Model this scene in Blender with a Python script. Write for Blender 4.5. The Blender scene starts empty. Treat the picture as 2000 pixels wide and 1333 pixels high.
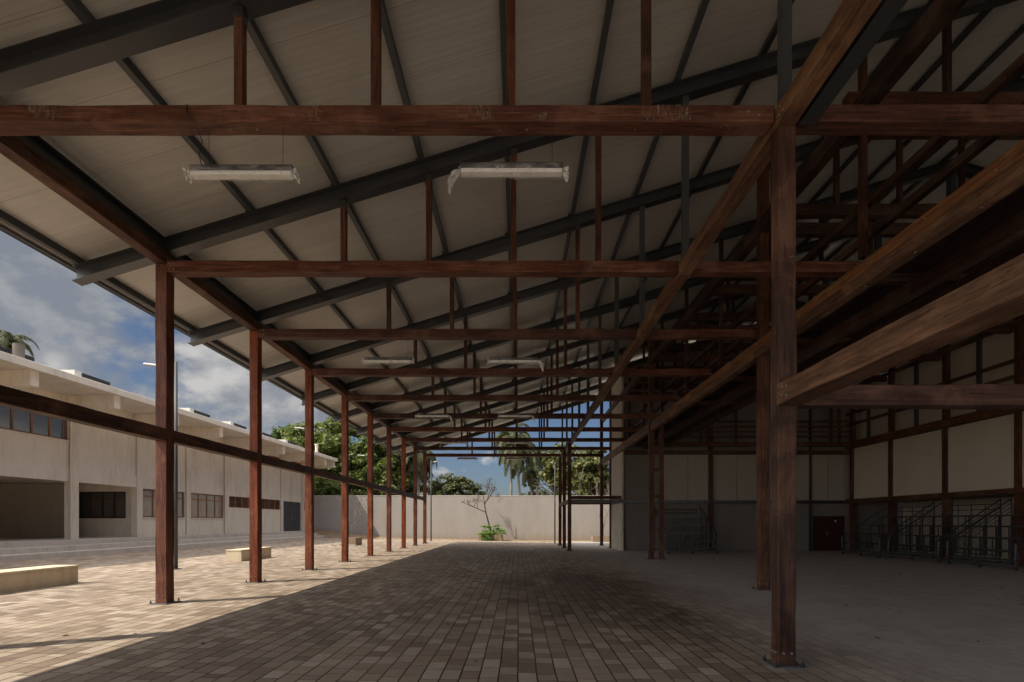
import bpy, bmesh, math, random
from mathutils import Vector, Matrix, noise
R = random.Random(7)
S = bpy.context.scene
COL = S.collection
rad = math.radians

# ------------------------------------------------------------------ helpers
class MB:
    def __init__(s): s.v = []; s.f = []
    def add(s, vs, fs):
        n = len(s.v); s.v += [Vector(p) for p in vs]; s.f += [[i + n for i in f] for f in fs]; return s
    def box(s, x0, x1, y0, y1, z0, z1):
        vs = [(x, y, z) for z in (z0, z1) for y in (y0, y1) for x in (x0, x1)]
        return s.add(vs, [(0, 2, 3, 1), (4, 5, 7, 6), (0, 1, 5, 4), (2, 6, 7, 3), (0, 4, 6, 2), (1, 3, 7, 5)])
    def obox(s, p0, p1, w, h, up=(0, 0, 1)):
        p0, p1 = Vector(p0), Vector(p1); d = (p1 - p0).normalized(); u = Vector(up)
        a = d.cross(u)
        if a.length < 1e-4: a = d.cross(Vector((0, 1, 0)))
        a.normalize(); b = a.cross(d).normalized()
        vs = []
        for p in (p0, p1):
            for sx, sz in ((-1, -1), (1, -1), (1, 1), (-1, 1)):
                vs.append(p + a * (sx * w / 2) + b * (sz * h / 2))
        return s.add(vs, [(3, 2, 1, 0), (4, 5, 6, 7), (0, 1, 5, 4), (1, 2, 6, 5), (2, 3, 7, 6), (3, 0, 4, 7)])
    def tube(s, pts, r0, r1=None, n=8, cap=True):
        pts = [Vector(p) for p in pts]; r1 = r0 if r1 is None else r1
        rings = []; m = len(pts); prev = None
        for i, p in enumerate(pts):
            d = (pts[min(i + 1, m - 1)] - pts[max(i - 1, 0)]).normalized()
            if prev is None:
                a = d.cross(Vector((0, 0, 1)))
                if a.length < 1e-3: a = d.cross(Vector((0, 1, 0)))
            else: a = prev - d * prev.dot(d)
            a.normalize(); prev = a; b = d.cross(a)
            r = r0 + (r1 - r0) * i / max(1, m - 1)
            rings.append([p + (a * math.cos(t) + b * math.sin(t)) * r for t in [2 * math.pi * k / n for k in range(n)]])
        vs = [q for r in rings for q in r]; fs = []
        for i in range(m - 1):
            for k in range(n):
                fs.append((i * n + k, i * n + (k + 1) % n, (i + 1) * n + (k + 1) % n, (i + 1) * n + k))
        if cap:
            fs.append(tuple(range(n))[::-1]); fs.append(tuple((m - 1) * n + k for k in range(n)))
        return s.add(vs, fs)
    def poly(s, pts): return s.add(pts, [tuple(range(len(pts)))])
    def prism(s, prof, axis, a0, a1):
        # prof: list of 2D points, extruded along axis
        n = len(prof); vs = []
        for a in (a0, a1):
            for u, v in prof:
                vs.append({'x': (a, u, v), 'y': (u, a, v), 'z': (u, v, a)}[axis])
        fs = [tuple(range(n)), tuple(range(2 * n - 1, n - 1, -1))]
        for k in range(n): fs.append((k, k + n, (k + 1) % n + n, (k + 1) % n))
        return s.add(vs, fs)
    def build(s, name, mat, parent=None, smooth=False, bevel=0.0, fix=True):
        me = bpy.data.meshes.new(name)
        off = Vector(wl(parent)) if parent else Vector((0, 0, 0))
        me.from_pydata([tuple(p - off) for p in s.v], [], s.f); me.update()
        if fix:
            bm = bmesh.new(); bm.from_mesh(me); bmesh.ops.recalc_face_normals(bm, faces=bm.faces)
            bm.to_mesh(me); bm.free()
        me.materials.append(mat)
        if smooth:
            for p in me.polygons: p.use_smooth = True
        o = bpy.data.objects.new(name, me); COL.objects.link(o)
        if parent:
            o.parent = parent; WL[o.name] = WL.get(parent.name, (0, 0, 0))
        else: WL[o.name] = (0, 0, 0)
        if bevel > 0:
            m = o.modifiers.new('b', 'BEVEL'); m.width = bevel; m.segments = 2; m.limit_method = 'ANGLE'; m.angle_limit = rad(50)
        return o
WL = {}
def wl(o): return WL.get(o.name, (0, 0, 0))
def tag(o, label=None, cat=None, group=None, kind=None):
    if label: o['label'] = label
    if cat: o['category'] = cat
    if group: o['group'] = group
    if kind: o['kind'] = kind
    return o
def empty(name, loc=(0, 0, 0), rz=0.0):
    o = bpy.data.objects.new(name, None); COL.objects.link(o); o.location = loc; o.rotation_euler = (0, 0, rz)
    o.empty_display_size = .3
    WL[o.name] = tuple(loc) if rz == 0 else (0, 0, 0)
    return o
def copy_tree(o, parent=None, top=True):
    c = o.copy(); COL.objects.link(c)
    if parent: c.parent = parent
    for ch in list(o.children): copy_tree(ch, c)
    return c

def timber(name, mat, parent, x0, x1, y0, y1, z0, z1, rough=.006, chips=True, bevel=.006):
    """hand-hewn squared timber: long axis found from its extents, faces slightly wavy"""
    L = [x1 - x0, y1 - y0, z1 - z0]; ax = L.index(max(L)); n = max(2, int(L[ax] / .28))
    sd = R.random() * 100
    lo = [x0, y0, z0]; hi = [x1, y1, z1]; o1, o2 = [a for a in range(3) if a != ax]
    vs = []
    for i in range(n + 1):
        t = i / n
        c = lo[ax] + L[ax] * t
        for a, b in ((0, 0), (1, 0), (1, 1), (0, 1)):
            p = [0, 0, 0]; p[ax] = c
            p[o1] = (lo[o1], hi[o1])[a]; p[o2] = (lo[o2], hi[o2])[b]
            if 0 < i < n:
                j1 = noise.noise(Vector((c * 1.1 + sd, a * 7.3, b * 3.1))) + .5 * noise.noise(Vector((c * 4 + sd, a * 5, 9 + b)))
                j2 = noise.noise(Vector((c * 1.1 + sd, a * 3.7 + 20, b * 9.1))) + .5 * noise.noise(Vector((c * 4 - sd, a * 5, b)))
                p[o1] += j1 * rough; p[o2] += j2 * rough
            vs.append(p)
    fs = [(0, 3, 2, 1), tuple(4 * n + k for k in range(4))]
    for i in range(n):
        for k in range(4):
            fs.append((4 * i + k, 4 * i + (k + 1) % 4, 4 * i + 4 + (k + 1) % 4, 4 * i + 4 + k))
    m = MB(); m.add(vs, fs)
    return m.build(name, mat, parent, bevel=bevel)

# ------------------------------------------------------------------ materials
def newmat(name):
    m = bpy.data.materials.new(name); m.use_nodes = True; nt = m.node_tree
    for n in list(nt.nodes): nt.nodes.remove(n)
    out = nt.nodes.new('ShaderNodeOutputMaterial'); b = nt.nodes.new('ShaderNodeBsdfPrincipled')
    nt.links.new(b.outputs[0], out.inputs[0]); return m, nt, b
def N(nt, t, **kw):
    n = nt.nodes.new(t)
    for k, v in kw.items():
        if k.startswith('i_'): n.inputs[int(k[2:])].default_value = v
        else: setattr(n, k, v)
    return n
def lk(nt, a, b): nt.links.new(a, b)
def ramp(nt, stops, fac=None):
    r = nt.nodes.new('ShaderNodeValToRGB'); e = r.color_ramp.elements
    while len(e) < len(stops): e.new(.5)
    for k, (p, c) in enumerate(stops):
        e[k].position = p; e[k].color = (*c, 1) if len(c) == 3 else c
    if fac is not None: lk(nt, fac, r.inputs[0])
    return r
def mapped(nt, scale=(1, 1, 1), rand=True, coord='Object', loc=None):
    tc = N(nt, 'ShaderNodeTexCoord'); mp = N(nt, 'ShaderNodeMapping'); mp.inputs['Scale'].default_value = scale
    src = tc.outputs[coord]
    if rand:
        oi = N(nt, 'ShaderNodeObjectInfo'); mu = N(nt, 'ShaderNodeMath', operation='MULTIPLY'); mu.inputs[1].default_value = 53.0
        lk(nt, oi.outputs['Random'], mu.inputs[0]); va = N(nt, 'ShaderNodeVectorMath', operation='ADD')
        lk(nt, src, va.inputs[0]); lk(nt, mu.outputs[0], va.inputs[1]); src = va.outputs[0]
    lk(nt, src, mp.inputs[0]); return mp.outputs[0]
def noi(nt, vec, scale, detail=4, rough=.55, dist=0.0):
    n = N(nt, 'ShaderNodeTexNoise'); n.inputs['Scale'].default_value = scale; n.inputs['Detail'].default_value = detail
    n.inputs['Roughness'].default_value = rough; n.inputs['Distortion'].default_value = dist
    lk(nt, vec, n.inputs['Vector']); return n.outputs[0]
def mix(nt, fac, a, b, mode='MIX'):
    m = N(nt, 'ShaderNodeMix', data_type='RGBA', blend_type=mode)
    for inp, v in ((m.inputs[0], fac), (m.inputs[6], a), (m.inputs[7], b)):
        if hasattr(v, 'links'): lk(nt, v, inp)
        elif isinstance(v, (int, float)): inp.default_value = v
        else: inp.default_value = (*v, 1)
    return m.outputs[2]
def math_(nt, op, a, b=None, c=None):
    m = N(nt, 'ShaderNodeMath', operation=op)
    for i, v in enumerate((a, b, c)):
        if v is None: continue
        if hasattr(v, 'links'): lk(nt, v, m.inputs[i])
        else: m.inputs[i].default_value = v
    return m.outputs[0]
def bump(nt, b, h, strength=.3, dist=.01):
    n = N(nt, 'ShaderNodeBump'); n.inputs['Strength'].default_value = strength; n.inputs['Distance'].default_value = dist
    lk(nt, h, n.inputs['Height']); lk(nt, n.outputs[0], b.inputs['Normal'])

def wood(name, axis, dark=(.045, .017, .010), mid=(.125, .048, .030), lite=(.25, .115, .070), scr=True, rough=.55):
    m, nt, b = newmat(name)
    sc = [9.0, 9.0, 9.0]; sc[axis] = .55
    v = mapped(nt, sc); g = noi(nt, v, 2.2, 6, .65, .6)
    sc2 = [60.0, 60.0, 60.0]; sc2[axis] = 1.6
    v2 = mapped(nt, sc2); f = noi(nt, v2, 1.5, 4, .7)
    v3 = mapped(nt, (1.3, 1.3, 1.3)); big = noi(nt, v3, 1.0, 3, .5)
    r = ramp(nt, [(.28, dark), (.52, mid), (.78, lite)], g)
    c = mix(nt, f, (.45, .42, .40), (1.45, 1.4, 1.35)); c = mix(nt, 1.0, r.outputs[0], c, 'MULTIPLY')
    oi = N(nt, 'ShaderNodeObjectInfo')
    hv = N(nt, 'ShaderNodeHueSaturation'); hv.inputs['Hue'].default_value = .5
    vv = math_(nt, 'MULTIPLY_ADD', big, .8, .55); rr = math_(nt, 'MULTIPLY_ADD', oi.outputs['Random'], .7, .62)
    lk(nt, math_(nt, 'MULTIPLY', vv, rr), hv.inputs['Value'])
    lk(nt, math_(nt, 'MULTIPLY_ADD', oi.outputs['Random'], .25, .85), hv.inputs['Saturation']); lk(nt, c, hv.inputs['Color'])
    col = hv.outputs[0]
    fade = noi(nt, mapped(nt, (.55, .55, .55)), 1.7, 5, .65, .5)
    col = mix(nt, math_(nt, 'MULTIPLY', ramp(nt, [(.50, (0, 0, 0)), (.74, (1, 1, 1))], fade).outputs[0], .55 if scr else .15), col, mix(nt, f, tuple(x * .8 for x in lite), tuple(min(1, x * 1.5 + .03) for x in lite)))
    dk = noi(nt, mapped(nt, (2.3, 2.3, 2.3)), 1.3, 4, .6, .8)
    col = mix(nt, math_(nt, 'MULTIPLY', ramp(nt, [(.54, (0, 0, 0)), (.74, (1, 1, 1))], dk).outputs[0], .35), col, tuple(x * .6 for x in dark))
    if scr:  # pale scratches and mortar smears
        s1 = noi(nt, mapped(nt, (14, 14, 14)), 1.0, 8, .8, 1.5); s2 = noi(nt, mapped(nt, (.8, .8, .8)), 1.0, 2)
        msk = math_(nt, 'MULTIPLY', ramp(nt, [(.58, (0, 0, 0)), (.66, (1, 1, 1))], s1).outputs[0], ramp(nt, [(.53, (0, 0, 0)), (.63, (1, 1, 1))], s2).outputs[0])
        col = mix(nt, math_(nt, 'MULTIPLY', msk, .8), col, (.34, .27, .22))
        # cracks
        scc = [5.0, 5.0, 5.0]; scc[axis] = .35
        cr = noi(nt, mapped(nt, scc), 1.3, 5, .6, .4); ck = math_(nt, 'ABSOLUTE', math_(nt, 'SUBTRACT', cr, .5))
        ckm = ramp(nt, [(.0, (1, 1, 1)), (.012, (0, 0, 0))], ck).outputs[0]
        col = mix(nt, math_(nt, 'MULTIPLY', ckm, .65), col, (.008, .004, .003))
    lk(nt, col, b.inputs['Base Color'])
    lk(nt, math_(nt, 'MULTIPLY_ADD', f, .35, rough - .15), b.inputs['Roughness'])
    b.inputs['Specular IOR Level'].default_value = .22
    h = math_(nt, 'ADD', math_(nt, 'MULTIPLY', g, .7), math_(nt, 'MULTIPLY', f, .35)); bump(nt, b, h, .5, .008)
    return m
WX = wood('dark_hardwood_x', 0, dark=(.034, .014, .009), mid=(.102, .041, .026), lite=(.22, .11, .07)); WY = wood('dark_hardwood_y', 1, dark=(.035, .015, .008), mid=(.11, .047, .025), lite=(.22, .11, .06))
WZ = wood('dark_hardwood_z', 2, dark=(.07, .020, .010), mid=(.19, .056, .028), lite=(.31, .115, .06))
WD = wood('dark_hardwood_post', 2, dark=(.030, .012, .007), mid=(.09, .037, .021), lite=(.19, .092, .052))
WG = wood('weathered_hardwood', 1, dark=(.03, .013, .009), mid=(.07, .032, .022), lite=(.15, .09, .065))
WLT = wood('faded_hardwood_y', 1, dark=(.055, .025, .011), mid=(.175, .085, .040), lite=(.32, .175, .09))
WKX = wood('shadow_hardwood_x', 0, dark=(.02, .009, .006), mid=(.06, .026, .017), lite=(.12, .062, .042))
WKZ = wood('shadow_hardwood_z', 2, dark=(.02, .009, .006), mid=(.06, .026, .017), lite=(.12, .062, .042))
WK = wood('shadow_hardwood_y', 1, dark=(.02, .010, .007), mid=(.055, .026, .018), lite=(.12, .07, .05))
W_ORANGE = wood('varnished_joinery', 2, dark=(.12, .04, .016), mid=(.33, .16, .08), lite=(.45, .24, .13), scr=False, rough=.5)
W_DARKJ = wood('brown_joinery', 2, dark=(.05, .018, .009), mid=(.09, .035, .018), lite=(.14, .06, .03), scr=False, rough=.4)
W_RED = wood('red_door_wood', 2, dark=(.03, .012, .009), mid=(.042, .017, .013), lite=(.055, .023, .017), scr=False, rough=.5)

def steel(name, c=(.028, .031, .034), rough=.42):
    m, nt, b = newmat(name)
    n = noi(nt, mapped(nt, (3, 3, 3)), 2.0, 5, .6)
    col = ramp(nt, [(.3, tuple(x * .88 for x in c)), (.7, tuple(x * 1.15 for x in c))], n)
    lk(nt, col.outputs[0], b.inputs['Base Color']); lk(nt, math_(nt, 'MULTIPLY_ADD', n, .12, rough - .06), b.inputs['Roughness'])
    n2 = noi(nt, mapped(nt, (1, 1, 1)), 120.0, 2); bump(nt, b, n2, .08, .002)
    return m
STEEL = steel('charcoal_painted_steel', (.024, .026, .028), .33); STEEL.node_tree.nodes['Principled BSDF'].inputs['Specular IOR Level'].default_value = .9; STEEL2 = steel('grey_steel', (.05, .055, .058)); POLE = steel('lamp_pole_steel', (.045, .05, .055), .5)
BOLT = steel('galvanised_bolt', (.2, .19, .175), .4); BLACK = steel('black_rubber', (.012, .012, .012), .6)
GALV = steel('grey_plate', (.12, .125, .13), .5); DOORM = steel('dark_grey_door_paint', (.05, .052, .058), .45)
ALU = steel('pale_lamp_casing', (.5, .5, .48), .4); DARKB = steel('dark_louvre_metal', (.02, .02, .022), .5)

def plaster(name, c, streak=.25, sc=1.0, bmp=.15, stain=None):
    m, nt, b = newmat(name)
    a = noi(nt, mapped(nt, (.5 * sc, .5 * sc, .12 * sc), rand=False), 3.0, 6, .6)
    f = noi(nt, mapped(nt, (6, 6, 1.0), rand=False), 1.5, 5, .65)
    g = noi(nt, mapped(nt, (1, 1, 1), rand=False), 35.0, 4, .7)
    k = math_(nt, 'ADD', math_(nt, 'MULTIPLY', a, .6), math_(nt, 'MULTIPLY', f, .4))
    r = ramp(nt, [(.3, tuple(x * (1 - streak) for x in c)), (.5, tuple(x * (1 - streak * .3) for x in c)), (.72, c)], k)
    col = mix(nt, 1.0, r.outputs[0], mix(nt, g, (.9, .9, .9), (1.08, 1.08, 1.08)), 'MULTIPLY')
    if stain:
        tc = N(nt, 'ShaderNodeTexCoord'); sp = N(nt, 'ShaderNodeSeparateXYZ'); lk(nt, tc.outputs['Object'], sp.inputs[0])
        zz = math_(nt, 'ADD', sp.outputs[2], math_(nt, 'MULTIPLY', noi(nt, mapped(nt, (1, 1, .2), rand=False), 2.0, 5), .9))
        mr = N(nt, 'ShaderNodeMapRange'); mr.inputs[1].default_value = stain[0]; mr.inputs[2].default_value = stain[1]
        mr.inputs[3].default_value = 1; mr.inputs[4].default_value = 0; lk(nt, zz, mr.inputs[0])
        col = mix(nt, math_(nt, 'MULTIPLY', mr.outputs[0], .6), col, stain[2])
    lk(nt, col, b.inputs['Base Color']); b.inputs['Roughness'].default_value = .9; b.inputs['Specular IOR Level'].default_value = .15
    bump(nt, b, math_(nt, 'ADD', g, math_(nt, 'MULTIPLY', f, .5)), bmp, .01)
    return m
P_CREAM = plaster('cream_plaster', (.80, .71, .59), .34); P_ROOF = plaster('pale_roof_concrete', (.74, .68, .60), .3)
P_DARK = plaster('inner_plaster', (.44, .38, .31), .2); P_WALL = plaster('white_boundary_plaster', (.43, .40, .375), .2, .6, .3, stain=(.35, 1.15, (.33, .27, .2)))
P_STEP = plaster('grey_step_concrete', (.58, .52, .46), .3, 2); P_BENCH = plaster('cream_bench_plaster', (.74, .63, .46), .35, 2, .3, stain=(-.1, .12, (.25, .19, .13)))
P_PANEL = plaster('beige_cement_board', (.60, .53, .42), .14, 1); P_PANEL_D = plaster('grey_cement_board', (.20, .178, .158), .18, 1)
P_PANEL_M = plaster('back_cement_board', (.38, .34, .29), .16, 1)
P_BLOCK = plaster('raw_wall_render', (.62, .56, .48), .2, 1); P_PEEL = plaster('peeling_wall_render', (.72, .66, .54), .65, 4, .4)
P_PLANTER = plaster('planter_concrete', (.36, .27, .19), .4, 4)

def glass_mat(name, c, met=.0, rough=.06):
    m, nt, b = newmat(name); n = noi(nt, mapped(nt, (1, 1, 1)), 1.2, 3)
    col = mix(nt, n, tuple(x * .7 for x in c), tuple(min(1, x * 1.3) for x in c)); lk(nt, col, b.inputs['Base Color'])
    b.inputs['Roughness'].default_value = rough; b.inputs['Metallic'].default_value = met; b.inputs['Specular IOR Level'].default_value = .8
    bump(nt, b, noi(nt, mapped(nt, (1, 1, 1)), 1.5, 2), .05, .02)
    return m
G_SKY = glass_mat('window_glass_dark', (.105, .105, .10), .3, .12); G_PALE = glass_mat('window_glass_pale', (.30, .27, .23), .35, .12)

def paving_mat():
    m, nt, b = newmat('concrete_paving')
    tc = N(nt, 'ShaderNodeTexCoord'); sp = N(nt, 'ShaderNodeSeparateXYZ'); lk(nt, tc.outputs['Object'], sp.inputs[0])
    wob = noi(nt, mapped(nt, (1, 1, 1), rand=False), .7, 2); wob2 = math_(nt, 'MULTIPLY_ADD', wob, .03, -.015)
    X = math_(nt, 'ADD', sp.outputs[0], wob2); Y = sp.outputs[1]
    W = .212; L = .285
    u = math_(nt, 'DIVIDE', X, W); row = math_(nt, 'FLOOR', u); fu = math_(nt, 'FRACT', u)
    wn = N(nt, 'ShaderNodeTexWhiteNoise', noise_dimensions='1D'); lk(nt, row, wn.inputs['W'])
    t = math_(nt, 'ADD', math_(nt, 'DIVIDE', Y, L), math_(nt, 'MULTIPLY', wn.outputs[0], 7.0))
    i = math_(nt, 'FLOOR', t); f = math_(nt, 'FRACT', t)
    def wh(ii):
        cv = N(nt, 'ShaderNodeCombineXYZ'); lk(nt, row, cv.inputs[0]); lk(nt, ii, cv.inputs[1])
        w = N(nt, 'ShaderNodeTexWhiteNoise', noise_dimensions='3D'); lk(nt, cv.outputs[0], w.inputs[0]); return w.outputs[0]
    j0 = math_(nt, 'MULTIPLY', wh(i), .62); j1 = math_(nt, 'ADD', math_(nt, 'MULTIPLY', wh(math_(nt, 'ADD', i, 1.0)), .62), 1.0)
    less = math_(nt, 'LESS_THAN', f, j0)
    cell = math_(nt, 'SUBTRACT', i, less)
    d = math_(nt, 'MULTIPLY', math_(nt, 'MINIMUM', math_(nt, 'ABSOLUTE', math_(nt, 'SUBTRACT', f, j0)), math_(nt, 'SUBTRACT', j1, f)), L)
    cv = N(nt, 'ShaderNodeCombineXYZ'); lk(nt, row, cv.inputs[0]); lk(nt, cell, cv.inputs[1]); cv.inputs[2].default_value = 5.0
    w3 = N(nt, 'ShaderNodeTexWhiteNoise', noise_dimensions='3D'); lk(nt, cv.outputs[0], w3.inputs[0])
    rnd = w3.outputs[0]
    du = math_(nt, 'MULTIPLY', math_(nt, 'MINIMUM', fu, math_(nt, 'SUBTRACT', 1.0, fu)), W)
    fine = noi(nt, mapped(nt, (1, 1, 1), rand=False), 60.0, 4, .7)
    jr = math_(nt, 'MULTIPLY', math_(nt, 'SUBTRACT', fine, .5), .006)
    mu = N(nt, 'ShaderNodeMapRange'); mu.inputs[1].default_value = .0055; mu.inputs[2].default_value = .0095; lk(nt, math_(nt, 'ADD', du, jr), mu.inputs[0])
    md = N(nt, 'ShaderNodeMapRange'); md.inputs[1].default_value = .003; md.inputs[2].default_value = .0075; lk(nt, math_(nt, 'ADD', d, jr), md.inputs[0])
    pv = math_(nt, 'MULTIPLY', mu.outputs[0], math_(nt, 'MULTIPLY_ADD', md.outputs[0], .9, .1))
    c = ramp(nt, [(0, (.175, .136, .105)), (.2, (.225, .183, .145)), (.45, (.285, .238, .192)), (.75, (.33, .282, .232)), (1, (.41, .36, .305))], rnd).outputs[0]
    tint = math_(nt, 'FRACT', math_(nt, 'MULTIPLY', rnd, 17.3))
    c = mix(nt, math_(nt, 'MULTIPLY', tint, .3), c, (.30, .245, .175)); c = mix(nt, 1.0, c, (1.05, 1.025, 1.01), 'MULTIPLY')
    c = mix(nt, 1.0, c, mix(nt, fine, (.88, .88, .885), (1.32, 1.32, 1.34)), 'MULTIPLY')
    med = noi(nt, mapped(nt, (1, 1, 1), rand=False), 4.5, 6, .7, .4); c = mix(nt, 1.0, c, mix(nt, med, (.74, .73, .71), (1.24, 1.24, 1.25)), 'MULTIPLY'); big = noi(nt, mapped(nt, (1, .6, 1), rand=False), .35, 5, .6); c = mix(nt, 1.0, c, mix(nt, big, (.72, .70, .68), (1.28, 1.27, 1.25)), 'MULTIPLY')
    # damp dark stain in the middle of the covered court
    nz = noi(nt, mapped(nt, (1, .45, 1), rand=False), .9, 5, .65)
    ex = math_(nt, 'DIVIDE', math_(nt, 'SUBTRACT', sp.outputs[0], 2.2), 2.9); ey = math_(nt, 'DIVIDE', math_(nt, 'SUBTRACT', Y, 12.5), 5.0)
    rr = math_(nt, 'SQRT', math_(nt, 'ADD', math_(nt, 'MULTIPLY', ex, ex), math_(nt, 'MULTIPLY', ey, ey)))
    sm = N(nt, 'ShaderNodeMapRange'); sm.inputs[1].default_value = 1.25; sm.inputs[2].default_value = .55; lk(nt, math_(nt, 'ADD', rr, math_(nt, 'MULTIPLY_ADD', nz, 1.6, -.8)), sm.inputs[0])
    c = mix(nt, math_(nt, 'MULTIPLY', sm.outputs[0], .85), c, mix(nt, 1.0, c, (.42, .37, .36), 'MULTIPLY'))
    # dust filling the joints toward the hall
    dm = N(nt, 'ShaderNodeMapRange'); dm.inputs[1].default_value = 3.0; dm.inputs[2].default_value = 5.4
    lk(nt, math_(nt, 'ADD', sp.outputs[0], math_(nt, 'MULTIPLY_ADD', nz, 2.6, -1.3)), dm.inputs[0])
    dust = dm.outputs[0]
    pat = noi(nt, mapped(nt, (1, 1, 1), rand=False), 1.7, 8, .7, .6); dcol = mix(nt, math_(nt, 'MULTIPLY_ADD', pat, 1.6, -.3), (.33, .295, .265), (.58, .54, .50)); c = mix(nt, math_(nt, 'MULTIPLY', dust, .93), c, dcol)
    joint = mix(nt, dust, mix(nt, ramp(nt, [(.45, (0, 0, 0)), (.6, (1, 1, 1))], big).outputs[0], (.035, .024, .018), (.11, .085, .06)), (.34, .305, .275))
    c = mix(nt, pv, joint, c); lk(nt, c, b.inputs['Base Color'])
    lk(nt, math_(nt, 'MULTIPLY_ADD', rnd, .2, .68), b.inputs['Roughness']); b.inputs['Specular IOR Level'].default_value = .25
    h = math_(nt, 'ADD', math_(nt, 'MULTIPLY', pv, math_(nt, 'MULTIPLY_ADD', dust, -.8, 1.0)), math_(nt, 'MULTIPLY', fine, .18)); h = math_(nt, 'ADD', h, math_(nt, 'MULTIPLY', rnd, .35))
    bump(nt, b, h, .75, .012)
    return m
PAVE = paving_mat()

def roof_mat():
    m, nt, b = newmat('ribbed_roof_sheet')
    tc = N(nt, 'ShaderNodeTexCoord'); sp = N(nt, 'ShaderNodeSeparateXYZ'); lk(nt, tc.outputs['Object'], sp.inputs[0]); Y = sp.outputs[1]
    def line(per, w, off=0.0):
        fr = math_(nt, 'FRACT', math_(nt, 'ADD', math_(nt, 'DIVIDE', Y, per), off)); dd = math_(nt, 'ABSOLUTE', math_(nt, 'SUBTRACT', fr, .5))
        mr = N(nt, 'ShaderNodeMapRange'); mr.inputs[1].default_value = 0; mr.inputs[2].default_value = w / per; mr.inputs[3].default_value = 1; mr.inputs[4].default_value = 0
        lk(nt, dd, mr.inputs[0]); return mr.outputs[0]
    seam = line(1.07, .009); rib = line(.107, .012)
    wav = math_(nt, 'MULTIPLY_ADD', math_(nt, 'SINE', math_(nt, 'MULTIPLY', Y, 58.7)), .5, .5)
    st = noi(nt, mapped(nt, (.35, 7, .35), rand=False), 1.6, 5, .65); bg = noi(nt, mapped(nt, (1, 1, 1), rand=False), .6, 4)
    c = ramp(nt, [(.25, (.45, .43, .40)), (.75, (.55, .53, .49))], st).outputs[0]
    c = mix(nt, 1.0, c, mix(nt, bg, (.75, .74, .72), (1.2, 1.19, 1.17)), 'MULTIPLY')
    c = mix(nt, math_(nt, 'MULTIPLY', rib, .12), c, (.17, .16, .145)); c = mix(nt, math_(nt, 'MULTIPLY', seam, .55), c, (.06, .055, .05))
    lk(nt, c, b.inputs['Base Color']); b.inputs['Roughness'].default_value = .3; b.inputs['Specular IOR Level'].default_value = .75
    h = math_(nt, 'SUBTRACT', math_(nt, 'MULTIPLY', wav, .25), math_(nt, 'ADD', math_(nt, 'MULTIPLY', rib, .5), seam)); bump(nt, b, math_(nt, 'ADD', h, math_(nt, 'MULTIPLY', st, .5)), .22, .01)
    return m
ROOF = roof_mat()

def simple(name, c, rough=.8, var=.25, sc=6, trans=0.0, spec=.3):
    m, nt, b = newmat(name); n = noi(nt, mapped(nt, (1, 1, 1)), sc, 4)
    r = ramp(nt, [(.3, tuple(x * (1 - var) for x in c)), (.7, tuple(x * (1 + var) for x in c))], n)
    lk(nt, r.outputs[0], b.inputs['Base Color']); b.inputs['Roughness'].default_value = rough; b.inputs['Specular IOR Level'].default_value = spec
    if trans: b.inputs['Transmission Weight'].default_value = trans
    bump(nt, b, n, .3, .01)
    return m
def leaf(name, c1, c2, c3=None, tr=.35):
    m, nt, b = newmat(name)
    gi = N(nt, 'ShaderNodeNewGeometry'); rp = gi.outputs['Random Per Island']
    n = noi(nt, mapped(nt, (1, 1, 1), rand=False), .9, 3)
    k = math_(nt, 'ADD', math_(nt, 'MULTIPLY', rp, .55), math_(nt, 'MULTIPLY', n, .5))
    stops = [(.25, c1), (.62, c2)] + ([(.92, c3)] if c3 else [])
    r = ramp(nt, stops, k); lk(nt, r.outputs[0], b.inputs['Base Color']); b.inputs['Roughness'].default_value = .5
    b.inputs['Specular IOR Level'].default_value = .35
    t = N(nt, 'ShaderNodeBsdfTranslucent'); hc = mix(nt, 1.0, r.outputs[0], (1.5, 1.7, .7), 'MULTIPLY'); lk(nt, hc, t.inputs[0])
    ms = N(nt, 'ShaderNodeMixShader'); ms.inputs[0].default_value = tr
    lk(nt, b.outputs[0], ms.inputs[1]); lk(nt, t.outputs[0], ms.inputs[2])
    out = [x for x in nt.nodes if x.type == 'OUTPUT_MATERIAL'][0]; lk(nt, ms.outputs[0], out.inputs[0])
    return m
LF_B = leaf('broadleaf', (.045, .062, .018), (.13, .165, .04), (.28, .30, .08))
LF_D = leaf('dense_hedge_leaf', (.025, .035, .012), (.07, .085, .02), (.13, .12, .03), .2)
LF_P = leaf('palm_leaf', (.035, .045, .018), (.085, .095, .04), (.16, .15, .06), .25)
LF_Y = leaf('yellowing_leaf', (.05, .065, .02), (.12, .13, .04), (.30, .25, .06), .3)
LF_F = leaf('feathery_leaf', (.02, .04, .012), (.05, .09, .02), (.1, .15, .03), .3)
LF_G = leaf('planter_leaf', (.06, .12, .02), (.14, .24, .04), (.26, .36, .08), .3)
BARK = simple('grey_bark', (.17, .14, .11)); BARK_P = simple('pale_palm_trunk', (.28, .26, .23), sc=9); TWIG = simple('dry_twig', (.24, .20, .17), sc=3)
DRY = leaf('dry_leaf', (.07, .035, .018), (.14, .07, .03), (.24, .13, .06), .1)
SOIL = simple('dry_soil', (.24, .17, .11), .95, .35, 4); EARTH = simple('bare_earth', (.34, .30, .24), .95, .3, 1)
def plastic_film():
    m, nt, b = newmat('clear_plastic_film'); n = noi(nt, mapped(nt, (.5, 1, 1)), 7.0, 4, .6, 1.2)
    b.inputs['Base Color'].default_value = (.75, .74, .72, 1); b.inputs['Roughness'].default_value = .3
    lk(nt, ramp(nt, [(.42, (.05, .05, .05)), (.72, (.42, .42, .42))], n).outputs[0], b.inputs['Alpha']); bump(nt, b, n, .9, .03)
    return m
FILM = plastic_film()
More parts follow.
